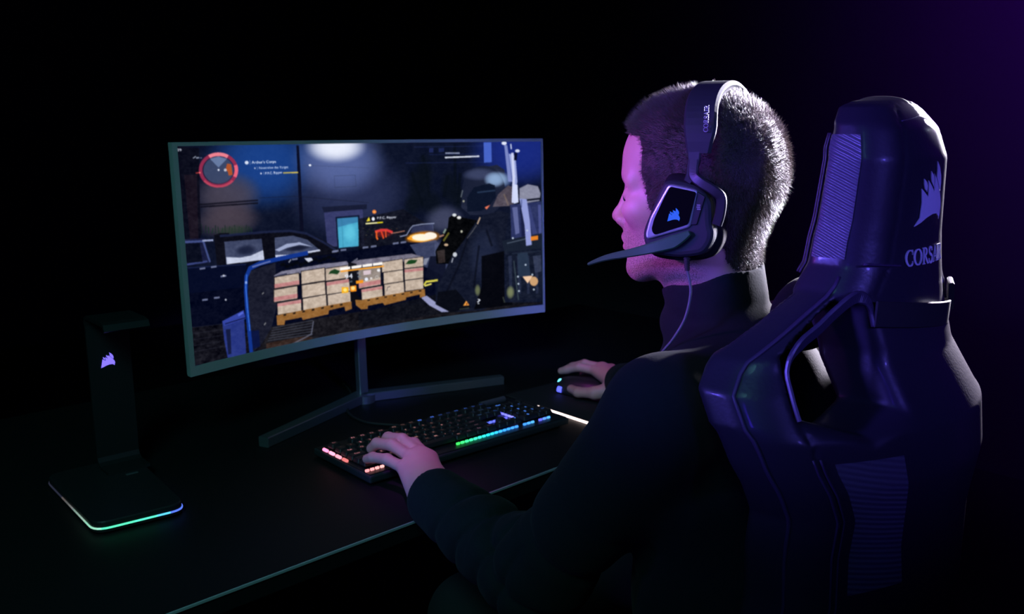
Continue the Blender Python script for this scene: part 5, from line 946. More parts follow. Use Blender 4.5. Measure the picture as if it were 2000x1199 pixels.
def keymesh(w, d=1):
    if (w, d) in kmesh: return kmesh[(w, d)]
    W2, D2 = w*U/2-.0009, d*U/2-.0009; bm = bmesh.new()
    def ring(x, y, z, r=.0022, yo=0):
        o = []
        for cx, cy, a0 in ((x-r, y-r, 0), (-x+r, y-r, 90), (-x+r, -y+r, 180), (x-r, -y+r, 270)):
            for k in range(4):
                a = math.radians(a0+30*k); o.append(bm.verts.new((cx+r*math.cos(a), cy+r*math.sin(a)+yo, z)))
        return o
    rs_ = [ring(W2, D2, 0), ring(W2, D2, .0015), ring(W2-.0016, D2-.0016, .0062, yo=.0006), ring(W2-.0024, D2-.0024, .0072, yo=.0008), ring(W2-.0034, D2-.0034, .0070, .0018, .0008)]
    for A, B in zip(rs_, rs_[1:]):
        for k in range(16): bm.faces.new((A[k], A[(k+1) % 16], B[(k+1) % 16], B[k]))
    bm.faces.new(rs_[-1]); bm.faces.new(rs_[0][::-1])
    bmesh.ops.recalc_face_normals(bm, faces=bm.faces)
    me = bpy.data.meshes.new('key'); bm.to_mesh(me); bm.free(); me.materials.append(M['keycap']); kmesh[(w, d)] = me
    return me
def key_color(x, y, r=3):
    t = (x-.745)/.43
    if r == 0 and t > .40: return (.08, .22, 1.0), 1.2
    if t < .28: return (.95, .34, .42), .60
    if t < .52: return (.9, .40, .40), .55
    if t < .64: return (.75, .38, .60), .22
    if t < .76: return (.15, .40, 1.0), .30
    return (.08, .26, 1.0), 1.5
gl = {}
legends = {}
allk = []
for r, row in enumerate(rows):
    for kk in row:
        s, w, x = kk[0], kk[1], kk[2]; d = kk[3] if len(kk) > 3 else 1
        cx = .7455+(x+w/2)*U+(.0 if x < 15 else -.001); cy = rowy[r]-(U/2 if d == 2 else 0)
        allk.append((s, w, d, cx, cy, r))
allk.sort(key=lambda q: q[3]*.65+q[4]*.75)
rest = bmesh.new()
for i, (s, w, d, cx, cy, r) in enumerate(allk):
    z = .0205+[.0035, .002, .001, 0, 0, .0005][r]
    loc = (cx-ko.x, cy-ko.y, z)
    if i >= 100:
        b2 = bmesh.new(); b2.from_mesh(keymesh(w, d)); tmp = bpy.data.meshes.new('t'); 
        for v in b2.verts: v.co += Vector(loc)
        b2.to_mesh(tmp); b2.free(); rest.from_mesh(tmp); bpy.data.meshes.remove(tmp); continue
    k_ = bpy.data.objects.new('key', keymesh(w, d)); COL.objects.link(k_); k_.parent = kb; k_.location = loc
    if not s: continue
    c, st = key_color(cx, cy, r)
    sd = (i*7919) % 13/13.
    st = st*(.15+1.2*sd*sd)
    gk = (c, round(st, 1))
    if gk not in gl: gl[gk] = glow('key_glow', c, max(gk[1], .1)*1.4)
    lk = (s, gk)
    if lk not in legends:
        V2, F2 = text_mesh(s, .0072 if len(s) < 3 else .0052)
        me = bpy.data.meshes.new('legend'); me.from_pydata([(a, b+.0012, .00745) for a, b, c_ in V2], [], F2); me.materials.append(gl[gk]); legends[lk] = me
    lg = bpy.data.objects.new('legend', legends[lk]); COL.objects.link(lg); lg.parent = k_
rk = bm_obj('key_row', rest, M['keycap'], kb); rk['kind'] = 'stuff'
# light bars that shine out between and below the keys
def led(pts, cols, es, wid=.0030, name='key_light'):
    """a row of lit diffusers along pts, colour interpolated along cols"""
    P = [Vector(p) for p in pts]; n = len(P)
    for i, p in enumerate(P):
        t = i/max(n-1, 1)*(len(cols)-1); a = min(int(t), len(cols)-2) if len(cols) > 1 else 0; f = t-a
        c = tuple(cols[a][q]*(1-f)+cols[min(a+1, len(cols)-1)][q]*f for q in range(3))
        c = tuple(round(v, 2) for v in c)
        q = P[min(i+1, n-1)]-P[max(i-1, 0)] if n > 1 else Vector((1, 0, 0)); q.normalize()
        L = ((P[1]-P[0]).length if n > 1 else .01)*.36
        bm = bmesh.new(); tube(bm, [p-ko-q*L, p-ko-q*L*.8, p-ko+q*L*.8, p-ko+q*L], [wid*.3, wid*.5, wid*.5, wid*.3], 8)
        g2 = ('led', c, es)
        if g2 not in gl: gl[g2] = glow('light_glow', c, es)
        bm_obj(name, bm, gl[g2], kb, smooth=True)
zl = DT+.0200
led([(.7405, 1.306-i*.021, zl) for i in range(4)], [(1,.26,.48),(1,.36,.48),(.5,.12,.12)], 1.9, .0058)
led([(.742+i*.0095, 1.1790, zl) for i in range(4)], [(1,.30,.32),(1,.42,.40)], 1.6, .0050)
led([(.930+i*.0098, 1.1812, zl) for i in range(15)], [(.05,1,.12),(.05,1,.45),(.02,.75,.9),(.04,.35,1),(.05,.30,1)], 1.6, .0046)
led([(1.088+i*.0098, 1.1812, zl) for i in range(3)], [(.05,.30,1),(.08,.42,1)], 1.5, .0046)
led([(1.128+i*.0105, 1.1812, zl) for i in range(3)], [(.12,.14,1),(.08,.40,1)], 1.6, .0046)
led([(1.036+i*.0095, 1.2300, zl+.001) for i in range(6)], [(.10,.16,1),(.12,.12,1)], 1.7, .0046)
led([(1.0965, 1.263-i*.0095, zl+.001) for i in range(6)], [(.12,.12,1),(.25,.25,1)], 2.0, .0042)
led([(.805, 1.322, zl), (.821, 1.322, zl)], [(.1,.6,.8),(1,.08,.4)], 1.3, .0040, 'status_light')
led([(.927+i*.0125, 1.320, zl) for i in range(3)], [(.05,.05,1),(.20,.03,.9),(.05,.03,1)], 1.2, .0040, 'status_light')
led([(.985+i*.013, 1.320, zl) for i in range(4)], [(.05,.2,1),(.1,.5,1)], .8, .0036, 'status_light')
bm = bmesh.new(); tube(bm, catmull([(-.02, .086, .010), (-.03, .12, .006), (-.06, .18, .004), (-.05, .26, .004), (.02, .36, .004), (.05, .44, .004)], 8), .0028, 8)
cb = bm_obj('cable', bm, M['rubber'], kb, smooth=True)
# ------------------------------------------------------------------ mouse mat and mouse
mat_t = thing('mouse_mat', 'black hard mouse mat with a glowing pale edge beside the keyboard', 'mouse mat', (1.39, 1.26, DT))
bm = bmesh.new(); box(bm, -.168, .178, -.128, .128, .0004, .0042, .0012); bm_obj('surface', bm, M['pad'], mat_t)
bm = bmesh.new(); box(bm, -.1745, -.1685, -.125, .046, .0008, .0046, .0014); ls = bm_obj('light_strip', bm, glow('strip_glow', (1, .78, .74), 2.6), mat_t); ls['label'] = 'warm white glowing edge'
mouse = thing('mouse', 'black mouse with blue lights held by the right hand', 'mouse', (1.354, 1.287, DT+.0042), math.radians(22))
R0 = np.eye(3)
Vm, Fm = surface([ell((0, -.008, .012), (.034, .062, .023), k=.01), ell((0, .028, .008), (.031, .036, .019), k=.015), ell((-.030, -.01, .006), (.012, .04, .010), k=.01),
                  fun(lambda P: -P[:, 2]+.0012, op='i')], (-.06, -.09, -.01), (.06, .09, .06), .0013)
mesh_obj('shell', Vm, Fm, M['blackplastic'], mouse)
bm = bmesh.new(); tube(bm, [(-.004, .041, .0140), (.004, .041, .0140)], .0095, 20); bm_obj('scroll_wheel', bm, M['rubber'], mouse)
bm = bmesh.new(); tube(bm, [(-.0150, .047, .0200), (-.0130, .0475, .0208), (-.0070, .0485, .0218), (-.0050, .049, .0218)], [.0030, .0058, .0058, .0030], 12)
o = bm_obj('top_light', bm, glow('wheel_glow', (.15, .75, .9), 2.2), mouse)
bm = bmesh.new(); tube(bm, [(-.031, .036, .010), (-.0305, .045, .011)], .0062, 12); bm_obj('side_light', bm, glow('side_glow', (.10, .12, 1), 1.8), mouse)
# ------------------------------------------------------------------ headset stand
hs = thing('headset_stand', 'tall black metal headset stand with a colour-lit base at the desk end', 'headset stand', (.413, 1.375, DT))
so = Vector((.413, 1.375, DT))
bo = roundpoly([(.349-so.x, 1.262-so.y), (.474-so.x, 1.252-so.y), (.490-so.x, 1.505-so.y), (.352-so.x, 1.505-so.y)], .022, 6)
bm = bmesh.new(); prism(bm, bo, lambda x, y, h: (x, y, h), .004, .020, .003); bm_obj('base', bm, M['blackplastic'], hs)
bm = bmesh.new(); c_ = Vector((.0, .0))
prism(bm, [(x*.94, y*.96) for x, y in bo], lambda x, y, h: (x, y, h), 0, .0045); bm_obj('rubber_foot', bm, M['rubber'], hs)
# light ring round the base: coloured in segments
ring = [(x, y) for x, y in bo]
def ringcol(x, y):
    wx, wy = x+so.x, y+so.y
    if wy > 1.42: return (.10, .10, .22), .25
    if wx < .356: 
        t = (wy-1.27)/.13; return ((.30+.2*t, .75-.3*t, .55-.1*t), max(.25, 1.2-1.1*t))
    t = (wx-.356)/.12
    if t < .35: return (.12, .95, .45), 1.3
    if t < .60: return (.06, .90, .55), 1.3
    if t < .75: return (.10, .55, .95), 1.4
    return (.08, .22, 1.0), 1.2
n = len(ring); fine = []
for i in range(n):
    a, b = Vector(ring[i]), Vector(ring[(i+1) % n]); m_ = max(1, int((b-a).length/.006))
    for q in range(m_): fine.append(a.lerp(b, q/m_))
bmr = bmesh.new(); mats = []; rr = None; rings = []
for i, p in enumerate(fine):
    t = (fine[(i+1) % len(fine)]-fine[i-1]).normalized(); nn = Vector((t.y, -t.x))
    rings.append([bmr.verts.new((p.x+nn.x*dx, p.y+nn.y*dx, dz)) for dx, dz in ((0, .0085), (.0012, .0085), (.0016, .0097), (.0012, .0110), (0, .0110))])
keyc = {}
for i in range(len(fine)):
    A, B = rings[i], rings[(i+1) % len(fine)]; c, st = ringcol(*fine[i]); kx = (tuple(round(v, 1) for v in c), round(st, 1))
    if kx not in keyc: keyc[kx] = len(mats); mats.append(glow('ring_glow', kx[0], kx[1]))
    for k in range(4):
        f = bmr.faces.new((A[k], A[k+1], B[k+1], B[k])); f.material_index = keyc[kx]
lr = bm_obj('light_ring', bmr, None, hs, smooth=True)
for m_ in mats: lr.data.materials.append(m_)
lr['label'] = 'light line running green to blue round the base'
# post and cradle
px0, px1, py = .424, .490, 1.482
def pl(x, y, z): return Vector((x, y, z))-so
bm = bmesh.new()
xm = (px0+px1)/2
strip(bm, [pl(xm, py-.050, DT+.0225), pl(xm, py-.014, DT+.0225), pl(xm, py-.004, DT+.027), pl(xm, py, DT+.036), pl(xm-.0005, py, DT+.150), pl(xm-.001, py, DT+.258), pl(xm-.001, py-.003, DT+.266), pl(xm-.001, py-.010, DT+.270), pl(xm-.001, py-.085, DT+.270), pl(xm-.001, py-.093, DT+.267), pl(xm-.001, py-.095, DT+.259)], .064, .005, (1, 0, 0))
bm.free()
bm = bmesh.new()
prof = [(py-.050, .0225), (py-.014, .0225), (py-.004, .027), (py, .036), (py, .100), (py, .180), (py, .256), (py-.003, .266), (py-.011, .270), (py-.050, .270), (py-.080, .270), (py-.090, .268), (py-.094, .260)]
def prof_strip(bm, prof, x0, x1, t):
    rows_ = []
    for i, (y, z) in enumerate(prof):
        a = prof[max(i-1, 0)]; b = prof[min(i+1, len(prof)-1)]; ty, tz = b[0]-a[0], b[1]-a[1]; l = math.hypot(ty, tz); ny, nz = tz/l, -ty/l
        rows_.append([bm.verts.new(pl(xx, y+ny*s*t/2, DT+z+nz*s*t/2)) for xx, s in ((x0, -1), (x1, -1), (x1, 1), (x0, 1))])
    for A, B in zip(rows_, rows_[1:]):
        for k in range(4): bm.faces.new((A[k], A[(k+1) % 4], B[(k+1) % 4], B[k]))
    bm.faces.new(rows_[0][::-1]); bm.faces.new(rows_[-1])
prof_strip(bm, prof[:7], px0, px1, .005); bm_obj('post', bm, M['darkmetal'], hs)
bm = bmesh.new(); prof_strip(bm, [(py, .2565)]+prof[7:], px0-.001, px1+.001, .006); bm_obj('cradle', bm, M['darkmetal'], hs)
emblem_obj('logo', lambda x, y, h: pl(xm-.004+x, py-.0030-h, DT+.195+y), glow('stand_logo_glow', (.22, .16, 1), 1.3), hs, .022)
bm = bmesh.new(); box(bm, xm-so.x-.010, xm-so.x+.008, py-so.y-.066, py-so.y-.060, .0198, .0206, .0002); bm_obj('badge', bm, M['satinmetal'], hs)
# ------------------------------------------------------------------ the chair
PH = math.radians(5.5); CO = np.array([.9512, .4086, 0.0])
cvx = np.array([-math.sin(PH), math.cos(PH), 0.0])
chair_loc = CO+cvx*.33
chair = thing('gaming_chair', 'high-backed black leather racing chair behind the seated person', 'chair', tuple(chair_loc), PH)
M['trim'] = mat('trim_plastic', (.05,.04,.07), .35)
def tabf(tab):
    zs = np.array([t[0] for t in tab])[::-1]; vs = np.array([t[1] for t in tab])[::-1]
    return lambda z: np.interp(z, zs, vs)
WZ = tabf([(1.342,.0),(1.339,.035),(1.332,.066),(1.315,.084),(1.28,.095),(1.22,.101),(1.175,.110),(1.15,.127),(1.12,.170),(1.09,.216),(1.06,.238),(1.03,.242),(.99,.232),(.94,.212),(.85,.21),(.7,.23),(.55,.25),(.46,.25)])
VR = tabf([(1.36,.055),(1.335,.034),(1.31,.012),(1.28,.001),(1.2,0),(1.13,-.006),(1.08,-.018),(1.02,-.055),(.97,-.060),(.9,-.050),(.8,-.050),(.6,-.040),(.46,-.030)])
CC = tabf([(1.33,2.4),(1.17,2.4),(1.1,1.9),(.9,1.7),(.46,1.5)])
TH = tabf([(1.34,.024),(1.29,.033),(1.15,.036),(.9,.038),(.46,.040)])
HOLE = [(-.202,1.040),(-.192,1.092),(-.160,1.116),(-.124,1.142),(-.106,1.134),(-.100,1.090),(-.105,1.040),(-.150,1.020)]
def poly_sd(x, y, pts):
    d = np.full(x.shape, 1e9); s = np.ones(x.shape)
    n = len(pts)
    for i in range(n):
        ax, ay = pts[i-1]; bx, by = pts[i]
        ex, ey = bx-ax, by-ay; wx, wy = x-ax, y-ay
        t = np.clip((wx*ex+wy*ey)/(ex*ex+ey*ey), 0, 1); d = np.minimum(d, (wx-ex*t)**2+(wy-ey*t)**2)
        c = ((ay <= y) & (by > y)) | ((by <= y) & (ay > y))
        cr = x < ax+(y-ay)*(ex)/(ey if ey else 1e-12)
        s = np.where(c & cr, -s, s)
    return np.sqrt(d)*s
def back_rear(u, z): return VR(z)+CC(z)*u*u-.33
def backrest(P):
    u, v, z = P[:, 0], P[:, 1]+.33, P[:, 2]
    w = WZ(z); c = CC(z); th = TH(z); vm = VR(z)+th+c*u*u
    a = (np.abs(v-vm)-th)/np.sqrt(1+(2*c*u)**2); b = (np.abs(u)-w)*.72
    r = .022
    d = np.sqrt(np.maximum(a+r, 0)**2+np.maximum(b+r, 0)**2)+np.minimum(np.maximum(a, b)+r, 0)-r
    h = poly_sd(-np.abs(u), z, HOLE)
    r2 = .012; x = d+r2; y = -h+r2
    d2 = np.sqrt(np.maximum(x, 0)**2+np.maximum(y, 0)**2)+np.minimum(np.maximum(x, y), 0)-r2
    g = np.abs(np.abs(u)-(w-.034))     # stitched grooves along the wings
    d2 = d2+.0022*np.exp(-(g/.0016)**2)
    return np.maximum(d2, .49-z)
V, F = surface([fun(backrest)], (-.28, -.45, .47), (.28, -.0, 1.36), .0032)
mesh_obj('backrest', V, F, M['leather'], chair)
N_ = normals(V, F); fc = V[F].mean(1); fn_ = N_[F].mean(1)
def patch(name, sel, m, off):
    f = F[sel]; ids, inv = np.unique(f, return_inverse=True)
    return mesh_obj(name, V[ids]+N_[ids]*off, inv.reshape(f.shape), m, chair)
u, z = fc[:, 0], fc[:, 2]; w = WZ(z)
for sg in (-1, 1):
    def grid(name, fn, nu, nv, m):
        Vg = np.array([fn(i/(nu-1), j/(nv-1)) for j in range(nv) for i in range(nu)]); q = np.arange(nu*nv).reshape(nv, nu)
        Fg = np.stack([q[:-1, :-1], q[:-1, 1:], q[1:, 1:], q[1:, :-1]], -1).reshape(-1, 4)
        return mesh_obj(name, Vg, Fg, m, chair)
    def side_pt(a_, b_):
        zz = 1.182+(1.304-1.182)*b_; o_ = .019+.034*a_; th_ = TH(zz); k_ = abs(o_-th_)-th_+.022
        ins = (.022-math.sqrt(max(.022**2-max(k_, 0)**2, 0)))/.72; uu_ = WZ(zz)-ins+.0004
        return (sg*uu_, VR(zz)+CC(zz)*uu_*uu_+o_-.33-.0008*(1-a_), zz)
    o = grid('carbon_panel', side_pt, 14, 60, M['carbon']); o['label'] = 'woven carbon-look strip on the headrest side'
    def wing_pt(a_, b_):
        zz = .86+(1.000-.86)*b_; uu_ = .10+.02*b_+(WZ(zz)-.045-.10-.02*b_)*a_
        return (sg*uu_, back_rear(uu_, zz)-.0010, zz)
    o = grid('wing_panel', wing_pt, 20, 30, M['carbon']); o['label'] = 'woven carbon-look panel on the shoulder wing'
    hk = catmull([(-.208, 1.040), (-.204, 1.060), (-.195, 1.092), (-.180, 1.108), (-.160, 1.121), (-.126, 1.145), (-.112, 1.146), (-.105, 1.136), (-.105, 1.118)], 6)
    P3 = [((-x if sg > 0 else x), back_rear(x, zz)-.001, zz) for x, zz in hk]
    bm = bmesh.new(); strip(bm, P3, list(np.interp(np.linspace(0, 1, len(P3)), [0, .22, .36, .75, 1], [.003, .004, .012, .013, .004])), .005, (0, -1, 0)); bm_obj('strap_opening_trim', bm, M['trim'], chair)
    for dv, du in ((.84, .0050), (.91, .0105)):
        L = [(sg*(WZ(q)-du+.0006), back_rear(sg*WZ(q), q)+dv*2*TH(q), q) for q in np.linspace(1.305, 1.165, 30)]
        bm = bmesh.new(); tube(bm, L, .0011, 6); bm_obj('seam', bm, M['stitch'], chair, smooth=True)
    for off, z1_, z2_ in ((.029, 1.005, .80), (.035, 1.005, .80)):
        L = []
        for q in np.linspace(z1_, z2_, 46):
            uu_ = sg*(WZ(q)-off); L.append((uu_, back_rear(uu_, q)-.0002, q))
        bm = bmesh.new(); tube(bm, L, .0013, 6); bm_obj('seam', bm, M['stitch'], chair, smooth=True)
    L = []
    for q in np.linspace(1.165, .60, 60):
        uu_ = sg*(WZ(q)-.0055); L.append((uu_+sg*.0035, back_rear(uu_, q)+.020, q))
    bm = bmesh.new(); tube(bm, L, .0022, 8); bm_obj('piping', bm, M['stitch'], chair, smooth=True)
# seam across the foot of the headrest and round its crown
bm = bmesh.new(); tube(bm, [(uu_, back_rear(uu_, 1.168+.10*abs(uu_))-.0004, 1.168+.10*abs(uu_)) for uu_ in np.linspace(-.108, -.062, 12)], .0015, 6)
bm_obj('seam', bm, M['stitch'], chair, smooth=True)
bm = bmesh.new(); tube(bm, [(uu_, back_rear(uu_, 1.322-abs(uu_)*.12)+.001, 1.322-abs(uu_)*.12) for uu_ in np.linspace(-.045, .045, 16)], .0012, 6)
bm_obj('seam', bm, M['stitch'], chair, smooth=True)
# embroidery
fs = lambda x, y, h: (x-.011, back_rear(x-.011, 1.243+y)-h-.0012, 1.243+y)
emblem_obj('logo', lambda x, y, h: fs(x*1.04, y, h), M['embroid'], chair, .061)
wo, ww = word_obj('wordmark', 'CORSAIR', lambda x, y, h: (x-.009, back_rear(x-.009, 1.181+y)-h-.0012, 1.181+y), M['embroid'], chair, .0172)
# pillow strap round the back
bm = bmesh.new()
L = [(uu_, back_rear(uu_, 1.118-.04*uu_)-.0035, 1.118-.12*uu_) for uu_ in np.linspace(-.105, .135, 24)]
strip(bm, L, .026, .003, (0, -1, 0)); bm_obj('pillow_strap', bm, M['rubber'], chair)
bm = bmesh.new(); strip(bm, [(.098, back_rear(.098, 1.12)-.008, 1.122), (.118, back_rear(.118, 1.12)-.008, 1.126)], .032, .006, (0, -1, 0)); bm_obj('buckle', bm, M['blackplastic'], chair)
V2, F2 = surface([ell((0, -.218, 1.108), (.098, .024, .036), k=.02), ell((-.04, -.218, 1.108), (.060, .028, .040), k=.02), ell((.04, -.218, 1.108), (.060, .028, .040), k=.02)], (-.16, -.27, 1.05), (.16, -.15, 1.19), .004)
mesh_obj('neck_pillow', V2, F2, M['cushion'], chair)
# seat, tilt plate, column and star base
def rbox(c, h, r):
    c = np.array(c); h = np.array(h)-r
    return fun(lambda P: np.linalg.norm(np.maximum(np.abs(P-c)-h, 0), axis=1)+np.minimum((np.abs(P-c)-h).max(1), 0)-r, k=.03)
V2, F2 = surface([rbox((0, .0, .455), (.235, .285, .045), .035), cap((-.225, -.14, .485), (-.225, .24, .475), .045, k=.05), cap((.225, -.14, .485), (.225, .24, .475), .045, k=.05)], (-.30, -.31, .39), (.30, .32, .55), .005)
mesh_obj('seat', V2, F2, M['leather'], chair)
for sg in (-1, 1):
    bm = bmesh.new(); strip(bm, [(sg*.262, -.06, .40), (sg*.272, -.24, .43), (sg*.270, -.33, .56)], .05, .012, (sg, 0, 0)); bm_obj('recline_bracket', bm, M['darkmetal'], chair)
bm = bmesh.new(); box(bm, -.11, .11, -.14, .16, .375, .408, .008); bm_obj('tilt_plate', bm, M['darkmetal'], chair)
bm = bmesh.new(); tube(bm, [(0, 0, .12), (0, 0, .24)], .028, 20); tube(bm, [(0, 0, .24), (0, 0, .378)], .018, 20); bm_obj('gas_lift', bm, M['darkmetal'], chair)
for i in range(5):
    a = math.radians(90+72*i); d = Vector((math.cos(a), math.sin(a), 0))
    bm = bmesh.new(); strip(bm, [d*.02+Vector((0,0,.125)), d*.16+Vector((0,0,.112)), d*.32+Vector((0,0,.085))], [.062, .048, .036], .026, (0, 0, 1)); lg = bm_obj('leg', bm, M['darkmetal'], chair)
    n2 = Vector((-d.y, d.x, 0)); c = d*.31+Vector((0,0,.030))
    bm = bmesh.new()
    for s in (-1, 1): tube(bm, [c+n2*s*.008, c+n2*s*.026], .030, 20)
    tube(bm, [c+Vector((0,0,.0)), c+Vector((0,0,.052))], .009, 10); bm_obj('caster', bm, M['rubber'], lg)
# ------------------------------------------------------------------ the person
PL = np.array([.92, .60, 0.0])
person = thing('person', 'seated person in a dark jacket, left hand on keyboard, right hand on mouse', 'person', tuple(PL))
HC = np.array([.902, .666, 1.240]); HA = math.radians(19)
FX = np.array([-math.sin(HA), math.cos(HA), 0]); FY = np.array([-math.cos(HA), -math.sin(HA), 0]); FZ = np.array([0, 0, 1.])
HR = np.stack([FX, FY, FZ])
def hw(x, y, z): return HC+FX*x+FY*y+FZ*z
def hell(c, r, k=.012, op='u', pitch=0.0):
    c_, s_ = math.cos(pitch), math.sin(pitch); Rp = np.array([[c_, 0, s_], [0, 1, 0], [-s_, 0, c_]])
    return ell(hw(*c), r, Rp@HR, k, op)
def hcap(a, b, ra, rb=None, k=.012, op='u'): return cap(hw(*a), hw(*b), ra, rb, k, op)
head = [
 hell((-.010, 0, .024), (.083, .073, .083), .02), hell((-.022, 0, .020), (.071, .071, .070), .02),
 hell((.034, 0, .030), (.064, .062, .064), .02), hell((.014, 0, .040), (.068, .060, .066), .02),
 hell((.030, 0, -.035), (.058, .058, .066), .02), hell((.022, 0, -.078), (.058, .050, .034), .02, pitch=.12),
 hcap((-.012, .054, -.058), (.066, .020, -.100), .017, .014, .02), hcap((-.012, -.054, -.058), (.066, -.020, -.100), .017, .014, .02),
 hcap((-.014, .056, -.010), (-.012, .055, -.060), .014, .015, .02), hcap((-.014, -.056, -.010), (-.012, -.055, -.060), .014, .015, .02),
 hell((.071, 0, -.103), (.019, .022, .015), .02),
 hell((.060, .040, -.026), (.024, .022, .018), .02), hell((.060, -.040, -.026), (.024, .022, .018), .02),
 hcap((.083, .014, .011), (.070, .046, .009), .009, .008, .016), hcap((.083, -.014, .011), (.070, -.046, .009), .009, .008, .016),
 hell((.086, .031, -.009), (.013, .017, .0115), .012, 's'), hell((.086, -.031, -.009), (.013, .017, .0115), .012, 's'),
 hell((.0705, .0315, -.009), (.0165, .0175, .0115), .004), hell((.0705, -.0315, -.009), (.0165, .0175, .0115), .004),
 hcap((.087, 0, .004), (.1005, 0, -.032), .0070, .0088, .010), hell((.1040, 0, -.0390), (.0105, .0100, .0090), .008),
 hell((.0950, .0125, -.0430), (.0100, .0062, .0070), .007), hell((.0950, -.0125, -.0430), (.0100, .0062, .0070), .007),
 hell((.0975, .0070, -.0500), (.0050, .0028, .0030), .003, 's'), hell((.0975, -.0070, -.0500), (.0050, .0028, .0030), .003, 's'),
 hell((.072, 0, -.066), (.024, .028, .026), .016),
 hcap((.0940, 0, -.0655), (.083, .021, -.0715), .0058, .0030, .006), hcap((.0940, 0, -.0655), (.083, -.021, -.0715), .0058, .0030, .006),
 hcap((.0905, 0, -.0780), (.082, .019, -.0745), .0066, .0030, .006), hcap((.0905, 0, -.0780), (.082, -.019, -.0745), .0066, .0030, .006),
 hcap((.1010, 0, -.0722), (.083, .026, -.0730), .0014, .0008, .003, 's'), hcap((.1010, 0, -.0722), (.083, -.026, -.0730), .0014, .0008, .003, 's'),
 hell((.0905, 0, -.0875), (.006, .014, .0035), .008, 's'),
 # neck
 cap(hw(-.020, 0, -.050), hw(-.028, 0, -.190), .050, .046, .03), hcap((-.006, 0, -.085), (.000, 0, -.150), .036, .032, .03),
]
for s in (1, -1):
    head += [hell((-.014, s*.074, -.012), (.017, .006, .030), .008, pitch=.2), hell((-.010, s*.078, -.010), (.009, .005, .016), .005, 's'), hcap((-.024, s*.078, -.004), (-.018, s*.081, .014), .0045, .004, .005)]
def W3(*p): return np.array(p, float)
SL, EL, WL = W3(.737, .583, 1.007), W3(.708, .746, .768), W3(.727, .966, .791)
SR, ER, WR = W3(1.085, .665, 1.005), W3(1.215, .925, .865), W3(1.343, 1.165, .806)
NB = W3(.916, .612, 1.060)
hands = []
def finger(r, *pts):
    for a, b in zip(pts, pts[1:]): hands.append(cap(a, b, r, r*.92, .0045)); r *= .94
def knuckle(p, r): hands.append(ell(p, (r, r, r*.8), k=.006))
# left hand
WLh = W3(.733, .998, .787)
ML = dict(i=W3(0.806,1.096,0.796), m=W3(0.797,1.108,0.802), r=W3(0.780,1.108,0.801), p=W3(0.759,1.096,0.793))
for q, r in zip('imrp', (.0140, .0145, .0140, .0130)):
    hands.append(cap(WLh+W3({'i':.012,'m':.005,'r':-.003,'p':-.010}[q], 0, 0), ML[q], .0220, r, .012)); knuckle(ML[q]+W3(0, 0, .004), .0110)
finger(.0104, ML['i'], W3(0.809,1.143,0.809), W3(0.809,1.178,0.803), W3(0.807,1.191,0.792))
finger(.0108, ML['m'], W3(0.798,1.160,0.814), W3(0.796,1.197,0.808), W3(0.794,1.211,0.793))
finger(.0103, ML['r'], W3(0.778,1.160,0.810), W3(0.773,1.196,0.804), W3(0.771,1.210,0.792))
finger(.0094, ML['p'], W3(0.753,1.138,0.798), W3(0.747,1.169,0.794), W3(0.745,1.183,0.788))
hands += [cap(W3(.752,1.005,.785), W3(.786,1.048,.785), .017, .013, .012), cap(W3(.786,1.048,.785), W3(.806,1.092,.787), .0115, .0105, .006), cap(W3(.806,1.092,.787), W3(.812,1.118,.787), .0100, .0088, .006)]
# right hand
WRh = W3(1.350, 1.185, .797)
MR = dict(i=W3(1.376,1.267,0.802), m=W3(1.398,1.272,0.804), r=W3(1.418,1.265,0.798), p=W3(1.434,1.250,0.786))
for q, r in zip('imrp', (.0135, .0135, .0130, .0125)):
    hands.append(cap(WRh, MR[q], .0195, r, .010)); knuckle(MR[q]+W3(0, 0, .003), .0100)
finger(.0096, MR['i'], W3(1.365,1.310,0.804), W3(1.358,1.339,0.794), W3(1.354,1.353,0.789))
finger(.0100, MR['m'], W3(1.390,1.317,0.806), W3(1.384,1.347,0.795), W3(1.381,1.359,0.789))
finger(.0095, MR['r'], W3(1.414,1.307,0.796), W3(1.412,1.331,0.787), W3(1.410,1.341,0.773))
finger(.0085, MR['p'], W3(1.432,1.287,0.787), W3(1.432,1.307,0.775), W3(1.430,1.317,0.771))
hands += [cap(W3(1.348,1.187,0.786), W3(1.316,1.217,0.777), .016, .0135, .012), cap(W3(1.316,1.217,0.777), W3(1.309,1.257,0.771), .0115, .0105, .006), cap(W3(1.309,1.257,0.771), W3(1.316,1.285,0.771), .0100, .0088, .006)]
HL, HRt = W3(.845, .56, .560), W3(1.005, .575, .560)
KL, KR = W3(.800, .985, .575), W3(1.040, 1.010, .575)
AL, AR = W3(.800, 1.030, .110), W3(1.050, 1.060, .110)
torso = [ell(W3(.922,.575,.60), (.150,.105,.11), k=.05), ell(W3(.918,.585,.76), (.135,.095,.14), k=.05), ell(W3(.910,.600,.92), (.155,.100,.15), k=.05),
         cap(SL, NB-W3(0,0,.05), .034, .038, .04), cap(SR, NB-W3(0,0,.05), .034, .038, .04), cap(NB-W3(0,0,.04), W3(.912,.600,.93), .044, .07, .04)]
arms = [cap(SL, EL, .047, .040, .02), cap(EL, WL, .041, .0275, .015), cap(WL, WLh, .0275, .0215, .012), cap(SR, ER, .047, .040, .02), cap(ER, WR, .041, .0275, .015), cap(WR, WRh, .0275, .0215, .012)]
legs = [cap(HL, KL, .078, .056, .03), cap(KL, AL, .054, .036, .02), cap(AL, AL+W3(0,.13,-.06), .034, .022, .02), cap(HRt, KR, .078, .056, .03), cap(KR, AR, .054, .036, .02), cap(AR, AR+W3(0,.13,-.06), .034, .022, .02)]
RES = .0022
V, F = surface(head+torso+arms+hands+legs, (.60, .40, .02), (1.48, 1.42, 1.40), RES)
